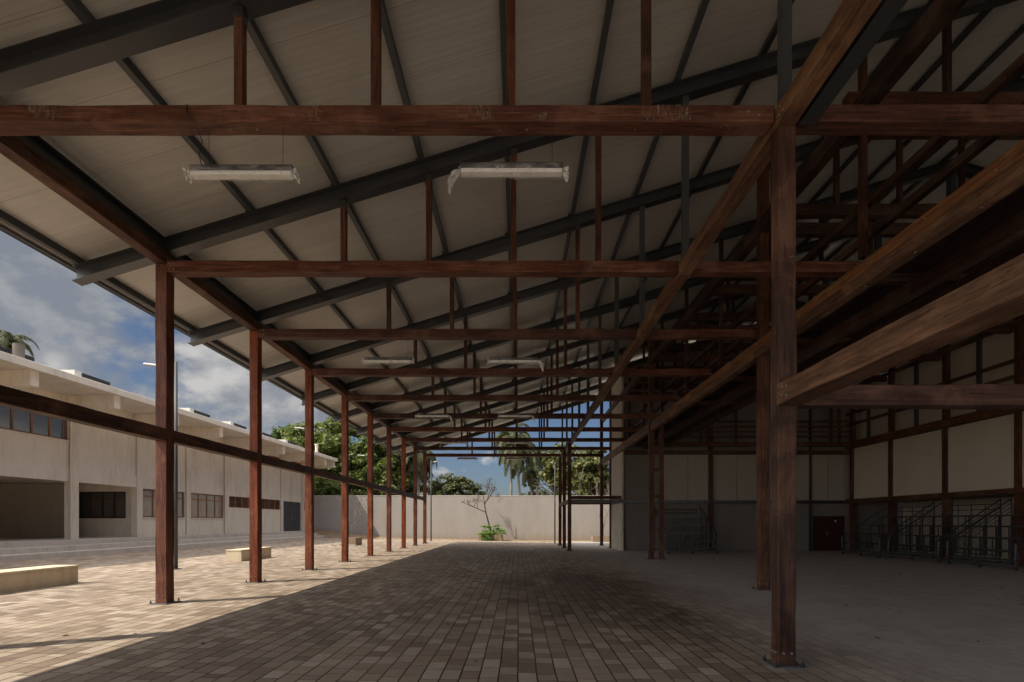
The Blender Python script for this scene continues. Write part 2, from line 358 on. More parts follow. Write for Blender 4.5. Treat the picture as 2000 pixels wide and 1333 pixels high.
FILM2 = plastic_film(); FILM2.node_tree.nodes['Color Ramp'].color_ramp.elements[0].color = (.35, .35, .35, 1); FILM2.node_tree.nodes['Color Ramp'].color_ramp.elements[1].color = (.8, .8, .8, 1)
LENS = simple('white_diffuser', (.72, .71, .68), .35, .05)
WHITEM = simple('white_unit_metal', (.55, .55, .52), .5, .12)

# ------------------------------------------------------------------ camera, world, sun
cam = bpy.data.cameras.new('camera'); co = bpy.data.objects.new('camera', cam); COL.objects.link(co); S.camera = co
co.location = (0, 0, 1.6); co.rotation_euler = (rad(90), 0, 0)
cam.sensor_width = 36; cam.lens = 944 / 2000 * 36; cam.shift_x = -.006; cam.shift_y = .1768; cam.clip_end = 5000; cam.clip_start = .05
S.cycles.max_bounces = 14; S.cycles.diffuse_bounces = 10; S.cycles.glossy_bounces = 4; S.cycles.transparent_max_bounces = 12
S.cycles.use_denoising = True
S.view_settings.view_transform = 'Standard'; S.view_settings.look = 'None'; S.view_settings.exposure = 0

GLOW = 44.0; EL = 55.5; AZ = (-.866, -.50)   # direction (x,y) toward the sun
w = bpy.data.worlds.new('World'); S.world = w; w.use_nodes = True; nt = w.node_tree
for n in list(nt.nodes): nt.nodes.remove(n)
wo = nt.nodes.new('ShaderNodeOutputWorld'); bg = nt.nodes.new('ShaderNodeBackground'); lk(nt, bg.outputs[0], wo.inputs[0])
sky = nt.nodes.new('ShaderNodeTexSky'); sky.sky_type = 'NISHITA'; sky.sun_disc = False
sky.sun_elevation = rad(EL); sky.sun_rotation = math.atan2(AZ[0], AZ[1]); sky.air_density = 1.1; sky.dust_density = 1.2; sky.ozone_density = 1.5
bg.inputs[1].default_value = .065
tc = nt.nodes.new('ShaderNodeTexCoord'); sp = N(nt, 'ShaderNodeSeparateXYZ'); lk(nt, tc.outputs['Generated'], sp.inputs[0])
zc = math_(nt, 'ADD', math_(nt, 'MAXIMUM', sp.outputs[2], 0.0), .42)
cv = N(nt, 'ShaderNodeCombineXYZ'); lk(nt, math_(nt, 'DIVIDE', sp.outputs[0], zc), cv.inputs[0]); lk(nt, math_(nt, 'DIVIDE', sp.outputs[1], zc), cv.inputs[1])
cn = noi(nt, cv.outputs[0], 2.6, 9, .56, .15); va = N(nt, 'ShaderNodeVectorMath', operation='ADD'); lk(nt, cv.outputs[0], va.inputs[0]); va.inputs[1].default_value = (-.05, -.07, 0)
cn2 = noi(nt, va.outputs[0], 2.6, 9, .56, .15)
bias = N(nt, 'ShaderNodeMapRange'); bias.inputs[1].default_value = .05; bias.inputs[2].default_value = -.75; bias.inputs[3].default_value = -.10; bias.inputs[4].default_value = .13; lk(nt, sp.outputs[0], bias.inputs[0])
cnb = math_(nt, 'ADD', cn, bias.outputs[0])
mask = ramp(nt, [(.48, (0, 0, 0)), (.56, (1, 1, 1))], cnb).outputs[0]
edge = math_(nt, 'MULTIPLY_ADD', math_(nt, 'SUBTRACT', cn, cn2), 4.5, .42)
ccol = ramp(nt, [(.15, (3.7, 4.0, 4.6)), (.55, (5.6, 5.7, 5.9)), (.95, (9.3, 9.0, 8.7))], edge).outputs[0]
skc = mix(nt, 1.0, sky.outputs[0], (.80, .88, 1.06), 'MULTIPLY')
final = mix(nt, math_(nt, 'MULTIPLY', mask, .93), skc, ccol)
# added fill light: out-of-view sky to the west and overhead is brightened
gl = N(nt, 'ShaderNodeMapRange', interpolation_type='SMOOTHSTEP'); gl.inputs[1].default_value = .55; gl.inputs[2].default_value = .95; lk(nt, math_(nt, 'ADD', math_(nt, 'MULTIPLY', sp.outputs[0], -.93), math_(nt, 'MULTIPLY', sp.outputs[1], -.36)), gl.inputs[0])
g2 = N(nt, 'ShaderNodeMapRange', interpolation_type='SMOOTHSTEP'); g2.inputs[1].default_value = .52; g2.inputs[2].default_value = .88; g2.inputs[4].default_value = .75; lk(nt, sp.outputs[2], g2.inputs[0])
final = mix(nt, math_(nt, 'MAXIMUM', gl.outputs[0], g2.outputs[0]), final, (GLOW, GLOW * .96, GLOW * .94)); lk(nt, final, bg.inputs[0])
sun = bpy.data.lights.new('sun', 'SUN'); sun.energy = 4.8; sun.angle = rad(.53); sun.color = (1, .905, .745)
so = bpy.data.objects.new('sun', sun); COL.objects.link(so)
ce = math.cos(rad(EL)); dv = Vector((AZ[0] * ce, AZ[1] * ce, math.sin(rad(EL)))); so.rotation_euler = dv.to_track_quat('Z', 'Y').to_euler(); so.location = (-20, -20, 30)

# ------------------------------------------------------------------ ground
def gz(x): return -.0155 * (min(max(x, -19.5), 3.0) + 6.9)
m = MB(); g = 1500
m.poly([(-g, -g, -.30), (g, -g, -.30), (g, g, -.30), (-g, g, -.30)]); tag(m.build('ground', EARTH), kind='structure')
m = MB(); xs = [-24, -19.5, 3.0, 32]
for a, b_ in zip(xs[:-1], xs[1:]): m.poly([(a, -45, gz(a)), (b_, -45, gz(b_)), (b_, 45.38, gz(b_)), (a, 45.38, gz(a))])
tag(m.build('paving', PAVE, fix=False), kind='structure')
# soil strip along the far wall and bank up to the platform
m = MB()
nx = 70
for i in range(nx):
    for j in range(3):
        def P(ii, jj):
            x = -19 + 34 * ii / nx; y = 43.6 + 1.75 * jj / 3 + (.25 * noise.noise(Vector((x * .8, jj, 0))) if jj == 0 else 0)
            bank = max(0, (-11.5 - x) / 7.0) ** 1.2 * .62
            return (x, y, gz(x) + .006 + (.05 + bank) * (jj / 3) ** .8 + .02 * noise.noise(Vector((x * 2, y * 2, 3))) * (jj > 0))
        m.poly([P(i, j), P(i + 1, j), P(i + 1, j + 1), P(i, j + 1)])
tag(m.build('soil_strip', SOIL, fix=False), kind='structure')

# ------------------------------------------------------------------ pavilion
F0 = 9.44; SP = 3.32
def YF(k): return {-1: 5.88}.get(k, F0 + SP * k)
KS = list(range(-2, 9))
PAV = empty('timber_pavilion', (-6.98, 9.5, 0)); tag(PAV, 'large open timber and steel pavilion with ribbed metal roof over the paved court', 'pavilion')
XL0, XL1 = -7.09, -6.87
def roofz(x): return 7.80 + .305 * x + 1.6 if x <= 14.5 else 7.80 + 1.6 + .305 * 14.5 - .305 * (x - 14.5)
def raftbot(x): return roofz(x) - .42
def base(parent, x0, x1, y0, y1, zg, big=True):
    e = .085
    m = MB(); m.box(x0 - e, x1 + e, y0 - e, y1 + e, zg - .02, zg + .012); m.build('base_plate', GALV, parent)
    for bx in (x0 - .05, x1 + .05):
        for by in (y0 - .05, y1 + .05):
            m = MB(); m.tube([(bx, by, zg + .012), (bx, by, zg + .075)], .009, n=6); m.tube([(bx, by, zg + .03), (bx, by, zg + .05)], .018, n=6); m.tube([(bx, by, zg + .012), (bx, by, zg + .018)], .026, n=8)
            m.build('anchor_bolt', BLACK if big else GALV, parent)
    m = MB()
    for by in (y0 + .06, y1 - .06): m.tube([(x0 - .012, by, zg + .16), (x0 + .01, by, zg + .16)], .013, n=8)
    for bx in (x0 + .06, x1 - .06): m.tube([(bx, y0 - .012, zg + .16), (bx, y0 + .01, zg + .16)], .013, n=8)
    m.build('side_bolts', BOLT, parent)
def bolts(parent, pts, d=(0, -1, 0), r=.014):
    m = MB()
    for p in pts:
        p = Vector(p); dd = Vector(d); m.tube([p + dd * .012, p - dd * .01], r * .62, n=8)
        m.tube([p + dd * .003, p - dd * .01], r * 1.15, n=10)
    return m.build('bolt_heads', BOLT, parent)
def post(x0, x1, y0, y1, ztop, mat=None, name='timber_post', plate=True, rough=.008):
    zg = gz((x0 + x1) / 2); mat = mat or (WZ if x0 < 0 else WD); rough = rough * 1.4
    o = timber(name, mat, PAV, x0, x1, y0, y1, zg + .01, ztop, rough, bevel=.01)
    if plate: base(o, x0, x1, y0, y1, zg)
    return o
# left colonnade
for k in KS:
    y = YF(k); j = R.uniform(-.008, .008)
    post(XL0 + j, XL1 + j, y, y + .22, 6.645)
for k in KS[:-1]:
    y0, y1 = YF(k) + .222, YF(k + 1) - .002
    dz = R.uniform(-.012, .012)
    timber('girt', WG if k > 3 else WY, PAV, XL0 + .005, XL1 - .003, y0, y1, 3.19 + dz, 3.43 + dz, .012, bevel=.012)
    dz = R.uniform(0, .012)
    timber('eave_beam', WG if k > 4 else WY, PAV, XL0 - .01, XL1 + .004, YF(k) + .012, YF(k + 1) + .008, 6.648 + dz, 6.878, .009, bevel=.012)
# steel eave beam over the timber
def ibeam(m, prof_fn, w, h, t=.012):
    pass
m = MB(); yA, yB = -3.2, 37.2
m.box(-6.99, -6.97, yA, YF(8) + .2, 6.905, 7.13); m.box(-7.08, -6.88, yA, YF(8) + .2, 6.885, 6.903); m.box(-7.08, -6.88, yA, YF(8) + .2, 7.132, 7.15)
m.build('steel_eave_beam', STEEL, PAV)
# rafters
def rafter(yc, x0, x1, name='rafter'):
    m = MB()
    def pt(x, dz): return (x, roofz(x) + dz)
    for (ya, yb, dt, db) in ((yc - .115, yc + .115, -.128, -.140), (yc - .006, yc + .006, -.1405, -.4075), (yc - .115, yc + .115, -.408, -.424)):
        m.prism([(x0, roofz(x0) + db), (x1, roofz(x1) + db), (x1, roofz(x1) + dt), (x0, roofz(x0) + dt)], 'y', ya, yb)
    return m.build(name, STEEL, PAV)
for k in KS:
    yc = YF(k) + .11
    rafter(yc, -8.72, 14.49); rafter(yc, 14.51, 27.8)
for yc in (-.41, -3.0):
    rafter(yc, -8.72, 14.49); rafter(yc, 14.51, 27.8)
# purlins (small channels lying on the rafters)
PX = [-8.62] + [-6.93 + 1.675 * i for i in range(1, 13)] + [14.2, 14.85] + [14.85 + 1.675 * i for i in range(1, 8)]
for x in PX:
    z = roofz(x); m = MB()
    m.prism([(x - .05, z - .126), (x + .05, z - .126), (x + .05, z + .006), (x - .05, z - .026)], 'y', -3.3, 37.45)
    m.build('purlin', STEEL2 if x < 4 else STEEL, PAV)
# roof sheets
for (a, b_) in ((-8.93, 14.498), (14.502, 28.6)):
    m = MB(); m.prism([(a, roofz(a)), (b_, roofz(b_)), (b_, roofz(b_) + .07), (a, roofz(a) + .07)], 'y', -3.4, 37.6); m.build('roof_sheet', ROOF, PAV)
m = MB(); z = roofz(-8.93); m.box(-8.955, -8.932, -3.4, 37.6, z - .035, z + .085); m.box(-8.932, -8.83, -3.4, 37.6, z - .03, z - .022); m.build('eave_trim', STEEL, PAV)
m = MB(); m.prism([(14.2, roofz(14.2) + .075), (14.5, roofz(14.5) + .075), (14.8, roofz(14.8) + .075), (14.5, roofz(14.5) + .12)], 'y', -3.4, 37.6); m.build('ridge_cap', STEEL2, PAV)
# purlin brackets
for k in KS:
    yc = YF(k) + .11
    for x in PX[:6]:
        m = MB(); m.box(x - .12, x - .051, yc - .03, yc + .03, roofz(x) - .137, roofz(x) - .05); m.build('purlin_cleat', STEEL, PAV)
# tie beams (front aisle)
for k in KS:
    y = YF(k); zb = 6.47 if k == -1 else 6.49 + R.uniform(-.012, .012)
    xe = 14.2 if k == -1 else (6.78 if k == 0 else 6.45)
    if k == 8: xe = 6.3
    tb = timber('tie_beam', WX, PAV, XL1 + .004, 3.12, y - .004, y + .222, zb, zb + (.205 if k == -1 else .225), .011, bevel=.012)
    xs_ = [-3.44, -1.76, -.09, 1.58]
    pts = [(XL1 + dx, y - .004, zb + dz) for dx in (.06, .14) for dz in (.055, .17)]
    if k != -1: bolts(tb, pts)
    # paired bolts under the tie at every hanger
    ub = []
    for x in xs_: ub += [(x - .13, y + .12, zb + .004), (x + .2, y + .12, zb + .004)]
    bolts(tb, ub, (0, 0, -1), .012)
    t2 = timber('tie_beam', WX, PAV, 3.38 if k == -1 else 3.123, xe, y - .002, y + .22, zb + .003, zb + .215, .011, bevel=.012)
    if k == -1: bolts(t2, [(3.46, y - .002, zb + .16), (3.44, y - .002, zb + .05), (3.53, y - .002, zb + .17)])
    if 0 <= k < 8: bolts(t2, [(xe - dx, y - .002, zb + dz) for dx in (.07, .15) for dz in (.06, .16)])
    if k == -1: bolts(tb, [(2.93, y - .004, zb + .08), (2.8, y - .004, zb + .12)])
    for i, x in enumerate(xs_):
        zt = raftbot(x) - .004
        kp = timber('hanger_post', WD, PAV, x - .052, x + .055, y + .05, y + .155, zb + .228, zt, .004, bevel=.005)
        m = MB(); m.box(x + .056, x + .064, y + .05, y + .155, zt - .16, zt + .0); m.box(x - .06, x + .065, y + .042, y + .049, zt - .13, zt + .0); m.build('steel_shoe', STEEL, kp)
    m = MB(); m.box(3.24, 3.36, y + .05, y + .16, zb + .235, raftbot(3.3) - .003); m.build('steel_stub_post', STEEL2, PAV)
def smear_mat():
    m, nt, b = newmat('mortar_smear'); n = noi(nt, mapped(nt, (14, 1, 3.5)), 1.6, 8, .75, .8); n2 = noi(nt, mapped(nt, (5, 1, 5)), 1.0, 3)
    b.inputs['Base Color'].default_value = (.34, .27, .23, 1); b.inputs['Roughness'].default_value = .7
    a_ = math_(nt, 'MULTIPLY', ramp(nt, [(.47, (0, 0, 0)), (.62, (.42, .42, .42))], n).outputs[0], ramp(nt, [(.36, (0, 0, 0)), (.52, (1, 1, 1))], n2).outputs[0]); lk(nt, a_, b.inputs['Alpha']); return m
SMEAR = smear_mat()
for a, b_ in ((-5.95, -5.6), (-3.0, -2.4), (-.75, -.3), (-.1, .35), (1.5, 2.1)):
    m = MB(); m.poly([(a, YF(-1) - .0165, 6.482), (b_, YF(-1) - .0165, 6.482), (b_, YF(-1) - .0165, 6.665), (a, YF(-1) - .0165, 6.665)]); m.build('mortar_smear', SMEAR, PAV, fix=False)
# long beams along the right side
for k in KS[:-1]:
    y0, y1 = YF(k) + (-.01), YF(k + 1) - .012
    timber('long_beam', WG if k > 2 else WY, PAV, 3.125, 3.365, y0 + (0 if k != 0 else 0), y1, 6.425 - (.012 if k % 2 else 0), 6.63, .012, bevel=.012) if False else None
for a, b_ in ((-2.2, 5.865), (5.87, 9.42), (9.43, 12.74), (12.75, 19.38), (19.39, 26.0), (26.02, 32.6), (32.62, 36.3)):
    dz = R.uniform(-.006, .006)
    # the long beam is notched between ties: slightly below them
    timber('long_beam', WLT if a < 19 else WG, PAV, 3.13, 3.36, a, b_, 6.41 + dz, 6.488 + dz if False else 6.64 + dz, .012, bevel=.012)
    bolts(PAV, [(3.128, b_ - .08, 6.47), (3.128, b_ - .08, 6.58), (3.128, b_ - .16, 6.47)], (-1, 0, 0), .012)
m = MB(); m.box(3.42, 3.43, -2, 5.86, 6.43, 6.66); m.box(3.40, 3.60, -2, 5.86, 6.415, 6.428); m.box(3.40, 3.60, -2, 5.86, 6.662, 6.675); m.build('steel_long_beam', STEEL, PAV)
for a, b_ in ((-2.2, 5.86), (5.87, 12.74), (12.75, 19.4), (19.41, 26), (26.02, 32.6), (32.62, 36.4)):
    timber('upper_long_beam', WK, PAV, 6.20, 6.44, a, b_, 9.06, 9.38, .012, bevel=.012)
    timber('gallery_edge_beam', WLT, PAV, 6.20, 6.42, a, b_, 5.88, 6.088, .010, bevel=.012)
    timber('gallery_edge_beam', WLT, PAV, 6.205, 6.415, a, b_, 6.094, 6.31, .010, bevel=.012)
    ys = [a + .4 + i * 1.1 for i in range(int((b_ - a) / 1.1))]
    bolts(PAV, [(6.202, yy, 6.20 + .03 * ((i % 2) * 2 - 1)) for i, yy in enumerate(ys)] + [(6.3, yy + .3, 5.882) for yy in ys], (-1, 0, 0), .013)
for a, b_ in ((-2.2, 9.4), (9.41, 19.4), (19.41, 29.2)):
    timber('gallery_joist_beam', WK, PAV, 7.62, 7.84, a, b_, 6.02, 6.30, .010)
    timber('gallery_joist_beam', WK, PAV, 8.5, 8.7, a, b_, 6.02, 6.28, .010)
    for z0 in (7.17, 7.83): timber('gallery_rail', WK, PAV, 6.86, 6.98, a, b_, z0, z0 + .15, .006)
for k in KS:
    y = YF(k)
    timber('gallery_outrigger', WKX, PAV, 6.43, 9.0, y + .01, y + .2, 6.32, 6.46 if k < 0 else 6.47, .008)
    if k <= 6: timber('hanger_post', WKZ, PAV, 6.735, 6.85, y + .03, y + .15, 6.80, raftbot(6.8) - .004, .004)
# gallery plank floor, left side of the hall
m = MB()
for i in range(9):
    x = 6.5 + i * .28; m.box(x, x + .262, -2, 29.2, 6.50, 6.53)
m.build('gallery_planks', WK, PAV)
# right-hand row of posts
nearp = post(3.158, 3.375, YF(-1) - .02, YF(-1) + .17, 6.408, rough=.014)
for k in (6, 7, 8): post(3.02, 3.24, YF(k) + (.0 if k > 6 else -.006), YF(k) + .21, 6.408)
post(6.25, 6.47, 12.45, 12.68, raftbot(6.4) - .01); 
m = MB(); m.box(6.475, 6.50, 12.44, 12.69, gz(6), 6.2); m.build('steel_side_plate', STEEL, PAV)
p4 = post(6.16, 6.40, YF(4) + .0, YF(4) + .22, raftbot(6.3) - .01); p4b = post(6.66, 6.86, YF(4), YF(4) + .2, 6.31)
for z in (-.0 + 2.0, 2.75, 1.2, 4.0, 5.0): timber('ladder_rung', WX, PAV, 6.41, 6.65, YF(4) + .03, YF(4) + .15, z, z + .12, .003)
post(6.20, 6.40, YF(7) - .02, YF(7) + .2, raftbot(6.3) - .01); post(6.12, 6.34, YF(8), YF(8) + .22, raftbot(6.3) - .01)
# mezzanine girts by the near post
c1 = timber('mezzanine_beam', WLT, PAV, 3.125, 3.43, -1.5, YF(-1) - .03, 3.01, 3.268, .012, bevel=.012)
bolts(c1, [(3.123, 5.72, 3.1), (3.123, 5.72, 3.2), (3.123, 5.63, 3.08), (3.123, 5.63, 3.19)], (-1, 0, 0), .013)
c2 = timber('mezzanine_beam', WX, PAV, 3.37, 14.0, YF(-1) - .012, YF(-1) + .2, 3.02, 3.275, .014, bevel=.012); bolts(c2, [(3.50, YF(-1) - .01, 3.06)])
# far mezzanine beams
timber('mezzanine_beam', WX, PAV, 3.245, 6.28, YF(6) + .0, YF(6) + .2, 2.99, 3.20, .008)
timber('mezzanine_beam', WX, PAV, 3.03, 6.28, YF(7) + .22, YF(7) + .4, 2.80, 3.0, .008)
for a, b_ in ((YF(6) + .22, YF(7) - .01), (YF(7) + .215, YF(8) - .01)): timber('girt', WG, PAV, 3.03, 3.23, a, b_, 2.74, 2.97, .01)
m = MB(); m.box(3.1, 6.26, YF(6) + .205, YF(6) + .30, 2.78, 2.98); m.build('steel_mezzanine_beam', STEEL, PAV)
# upper trusses over the hall
for k in range(-1, 7):
    y = YF(k)
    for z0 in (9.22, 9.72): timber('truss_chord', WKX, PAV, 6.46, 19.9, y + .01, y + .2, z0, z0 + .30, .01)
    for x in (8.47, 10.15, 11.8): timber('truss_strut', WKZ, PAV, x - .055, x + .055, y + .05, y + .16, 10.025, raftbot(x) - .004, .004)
    m = MB(); m.box(14.44, 14.62, y + .02, y + .2, 6.4, raftbot(14.7) - .02) if False else m.box(14.42, 14.62, y + .02, y + .2, 10.025, raftbot(14.42) - .01); m.build('steel_ridge_post', STEEL2, PAV)
# ---- hall enclosure
YB = 29.40   # back wall
zf = gz(5) - .01
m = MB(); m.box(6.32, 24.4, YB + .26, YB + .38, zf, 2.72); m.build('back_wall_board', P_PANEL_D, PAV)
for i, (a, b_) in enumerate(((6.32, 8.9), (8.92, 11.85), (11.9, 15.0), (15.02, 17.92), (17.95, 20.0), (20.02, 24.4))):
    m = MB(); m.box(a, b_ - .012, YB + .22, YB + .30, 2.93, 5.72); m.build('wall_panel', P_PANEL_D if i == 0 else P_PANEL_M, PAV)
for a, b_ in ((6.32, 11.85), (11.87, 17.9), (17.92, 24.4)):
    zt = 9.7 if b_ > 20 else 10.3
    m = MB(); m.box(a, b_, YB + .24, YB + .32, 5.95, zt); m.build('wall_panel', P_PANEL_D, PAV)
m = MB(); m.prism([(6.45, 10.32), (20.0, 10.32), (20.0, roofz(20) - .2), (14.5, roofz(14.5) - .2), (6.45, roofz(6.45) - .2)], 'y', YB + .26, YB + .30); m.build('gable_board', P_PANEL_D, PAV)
for x in (8.9, 11.75, 14.9, 17.85, 20.0):
    if x in (11.75,): timber('wall_post', WD, PAV, x - .1, x + .12, YB, YB + .2, zf, 9.3, .006)
    elif x == 17.85:
        m = MB(); m.box(x - .04, x + .06, YB + .06, YB + .2, zf, 9.3); m.build('steel_wall_post', STEEL, PAV)
m = MB(); m.box(6.33, 19.88, YB + .02, YB + .2, 2.735, 2.92); m.build('steel_wall_beam', STEEL, PAV)
timber('gallery_floor_beam', WX, PAV, 6.45, 19.88, YB + .0, YB + .205, 5.73, 5.96, .006)
timber('gallery_floor_beam', WX, PAV, 6.45, 19.88, YB - .6, YB - .42, 6.12, 6.38, .006)
for z in (6.66, 6.96, 7.26, 7.57): timber('gallery_rail', WX, PAV, 8.8, 19.85, YB - .58, YB - .5, z, z + .09, .003)
for x in (10.9, 11.3, 13.0, 16.0, 18.7, 19.2): timber('rail_post', WD, PAV, x, x + .13, YB - .60 + .11, YB - .37, 6.385, 9.2, .003)
for x in (7.6, 10.4, 13.4, 16.4, 19.0):
    m = MB(); m.box(x - .02, x + .02, YB + .212, YB + .219, 2.94, 5.7); m.build('panel_batten', P_PANEL_D, PAV)
# red door in the back wall
D = MB(); D.box(18.15, 19.9, YB + .18, YB + .255, zf, 1.90); do = D.build('red_door', W_RED, PAV)
m = MB(); m.box(19.01, 19.03, YB + .174, YB + .179, zf, 1.9); m.build('door_gap', DARKB, do)
m = MB(); m.box(18.08, 18.148, YB + .16, YB + .255, zf, 1.97); m.box(19.902, 19.97, YB + .16, YB + .255, zf, 1.97); m.box(18.15, 19.9, YB + .16, YB + .255, 1.902, 1.97); m.build('door_frame', DARKB, do)
m = MB(); m.box(18.88, 18.92, YB + .14, YB + .179, .8, 1.0); m.build('door_handle', BOLT, do)
m = MB(); m.box(19.35, 19.47, YB + .168, YB + .179, 1.60, 1.72); m.build('door_sign', ALU, do)
# left face of the block beside the hall
m = MB(); m.box(6.30, 6.42, YB + .05, YF(7) - .03, zf, 2.76); m.build('peeling_wall', P_PEEL, PAV)
m = MB(); m.box(6.30, 6.42, YB + .05, YF(7) - .03, 2.98, raftbot(6.3) - .05); m.build('block_wall', P_BLOCK, PAV)
m = MB(); m.box(6.27, 6.41, YB + .05, YF(7) - .03, 2.765, 2.975); m.build('steel_wall_beam', STEEL, PAV)
# right side of the hall: two galleries
XR = 20.0
yks = [YF(k) for k in range(-1, 7)]
for k in range(-1, 7):
    y = YF(k) - (.3 if k == 6 else 0)
    timber('wall_post', WD, PAV, XR, XR + .22, y - .12, y + .1, zf, 10.4, .008)
    m = MB(); m.box(XR + .235, XR + .36, y - .1, y + .1, zf, 2.7); m.build('steel_side_plate', STEEL, PAV)
    if k < 6:
        ym = y + SP / 2
        m = MB(); m.box(XR + .02, XR + .16, ym - .07, ym + .07, 6.42, 10.2); m.build('steel_rail_post', STEEL2, PAV)
        m = MB(); m.box(XR + .1, XR + .2, YF(k) + .11, YF(k + 1) - .13 - (.3 if k == 5 else 0), 2.98, 6.0); m.build('wall_panel', P_PANEL, PAV)
for a, b_ in ((-2, 9.4), (9.41, 19.4), (19.41, 29.3)):
    timber('gallery_floor_beam', WY, PAV, XR - .14, XR - .003, a, b_, 2.74, 2.97, .006)
    timber('gallery_floor_beam', WY, PAV, XR - .16, XR - .003, a, b_, 6.02, 6.4, .006)
    for z0 in (7.38, 8.02): timber('gallery_rail', WY, PAV, XR - .12, XR - .004, a, b_, z0, z0 + .14, .005)
    timber('top_rail', WY, PAV, XR - .12, XR - .004, a, b_, 9.5, 9.68, .005)
m = MB(); m.box(XR + .24, 23.4, -2, 29.35, 2.80, 2.95); m.build('gallery_slab', DARKB, PAV)
m = MB(); m.box(XR + .24, 22.5, -2, 29.35, 6.15, 6.38); m.build('gallery_slab', DARKB, PAV)
for k in range(0, 7):
    a = YF(k - 1); b_ = YF(k); m = MB(); m.box(XR + .62, XR + .7, a + .1, b_ + .09, 6.4, 9.72); m.build('upper_wall_panel', P_PANEL, PAV)
m = MB(); m.box(23.4, 23.55, -2, 29.4, zf, 2.79); m.build('rear_wall', P_PANEL, PAV)
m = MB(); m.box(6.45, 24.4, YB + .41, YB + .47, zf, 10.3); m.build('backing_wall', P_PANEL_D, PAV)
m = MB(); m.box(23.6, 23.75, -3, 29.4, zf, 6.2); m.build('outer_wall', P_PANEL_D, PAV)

m = MB(); m.prism([(3.7, 6.9), (26.5, 6.9), (26.5, roofz(26.5) - .02), (14.5, roofz(14.5) - .02), (3.7, roofz(3.7) - .02)], 'y', -3.6, -3.5); m.build('shade_gable', P_PANEL_D, PAV)  # unseen gable behind the camera, added to darken the upper right roof
m = MB(); m.box(22.7, 22.8, -3.4, 29.4, 9.2, roofz(22.8) - .35); m.build('light_block_cladding', P_PANEL_D, PAV)  # added sheet closing the high right-hand gap to keep light out
# ------------------------------------------------------------------ hanging light fittings
def fitting(xc, y, z, label, seed, half=.635):
    r = random.Random(seed)
    e = empty('strip_light', (xc, y, z)); tag(e, label, 'strip light', 'wrapped strip lights hung under the tie beams')
    m = MB(); m.box(xc - half, xc + half, y - .05, y + .05, z + .105, z + .175); m.build('housing', DARKB, e, bevel=.006)
    m = MB(); m.box(xc - half + .01, xc + half - .01, y - .052, y + .052, z + .052, z + .102); m.build('diffuser', LENS, e, bevel=.01)
    m = MB(); n = 30; k = 10; vs = []
    for i in range(n + 1):
        t = i / n; x = xc - half - .03 + (2 * half + .06) * t
        for j in range(k):
            a = 2 * math.pi * j / k; q = 1 + .07 * r.uniform(-1, 1); end = .35 if i in (0, n) else 1
            sag = .03 * r.random() if math.sin(a) < 0 else 0
            vs.append((x, y + .072 * math.cos(a) * q * end, z + .108 + .088 * math.sin(a) * q * end - sag * .8))
    fs = [(i * k + j, i * k + (j + 1) % k, (i + 1) * k + (j + 1) % k, (i + 1) * k + j) for i in range(n) for j in range(k)]
    m.add(vs, fs)
    m.build('plastic_wrap', FILM, e, smooth=True, fix=False)
    for sgn in (-1, 1):   # gathered, crumpled ends of the bag
        x0 = xc + sgn * (half + .0); big = (r.random() < .45) or seed == 5 and sgn < 0; L = r.uniform(.13, .17) if big else r.uniform(.04, .07); dz = -.20 if big else r.uniform(-.05, .0)
        m = MB(); nn = 14; rings = 5; vs = []
        for i in range(rings):
            t = i / (rings - 1); rr = .03 + .042 * math.sin(t * 2.2) * (1.25 if big else 1)
            cx = x0 + sgn * L * (t ** .7) ; cz = z + .085 + dz * t ** 1.4
            for j in range(nn):
                a_ = 2 * math.pi * j / nn; q = rr * (1 + .35 * (-1) ** j * t + r.uniform(-.15, .15)); vs.append((cx + r.uniform(-.012, .012), y + q * math.cos(a_), cz + q * .9 * math.sin(a_)))
        m.add(vs, [(i * nn + j, i * nn + (j + 1) % nn, (i + 1) * nn + (j + 1) % nn, (i + 1) * nn + j) for i in range(rings - 1) for j in range(nn)])
        m.build('wrap_tail', FILM2, e, fix=False)
    for sx in (-.42 if half > .6 else -.4, .5):
        m = MB(); m.tube([(xc + sx, y, z + .19), (xc + sx + .004, y, 6.47)], .003, n=5); m.build('hanging_wire', BLACK, e)
    if seed % 2 == 0:
        m = MB(); m.tube([(xc - .5, y - .01, z + .19), (xc - .53, y - .02, z + .32), (xc - .5, y, z + .5), (xc - .52, y - .14, 6.47), (xc - .6, y - .15, 6.56), (xc - .6, y - .13, 6.672)], .006, n=6); m.build('power_cable', BLACK, e, smooth=True)
nmf = {-1: ('nearest tie beam', 2), 1: ('third tie beam from the camera', 3), 3: ('fifth tie beam from the camera', 5), 5: ('seventh tie beam from the camera', 7), 7: ('second to last tie beam', 9)}
for k, (nm, sd) in nmf.items():
    y = YF(k) + .12
    if k == -1:
        fitting(-3.42, y, 5.83, 'strip light with a black cable and ruffled plastic, left under the nearest tie beam', 2)
        fitting(-.08, y, 5.86, 'strip light with a long bag tail, right under the nearest tie beam', 5)
    else:
        fitting(-3.46, y, 5.80, 'plastic wrapped strip light under the %s, left of its pair' % nm, sd * 10 + 1)
        fitting(-.12, y, 5.80, 'plastic wrapped strip light under the %s, right of its pair' % nm, sd * 10 + 3)

# ------------------------------------------------------------------ left building
BX = -21.33; rot = -math.atan(.036)
BLD = empty('two_storey_building', (BX, 0, 0), rot); tag(BLD, 'long two-storey cream building with deep overhanging concrete roof on the left', 'building')
def bl(mb, name, mat, parent=None, **kw): return mb.build(name, mat, parent or BLD, **kw)
PB = [22.2 + 3.66 * i for i in range(-3, 7)]; PL = .80; YE = 45.2; RZ0, RZ1 = 7.37, 7.64
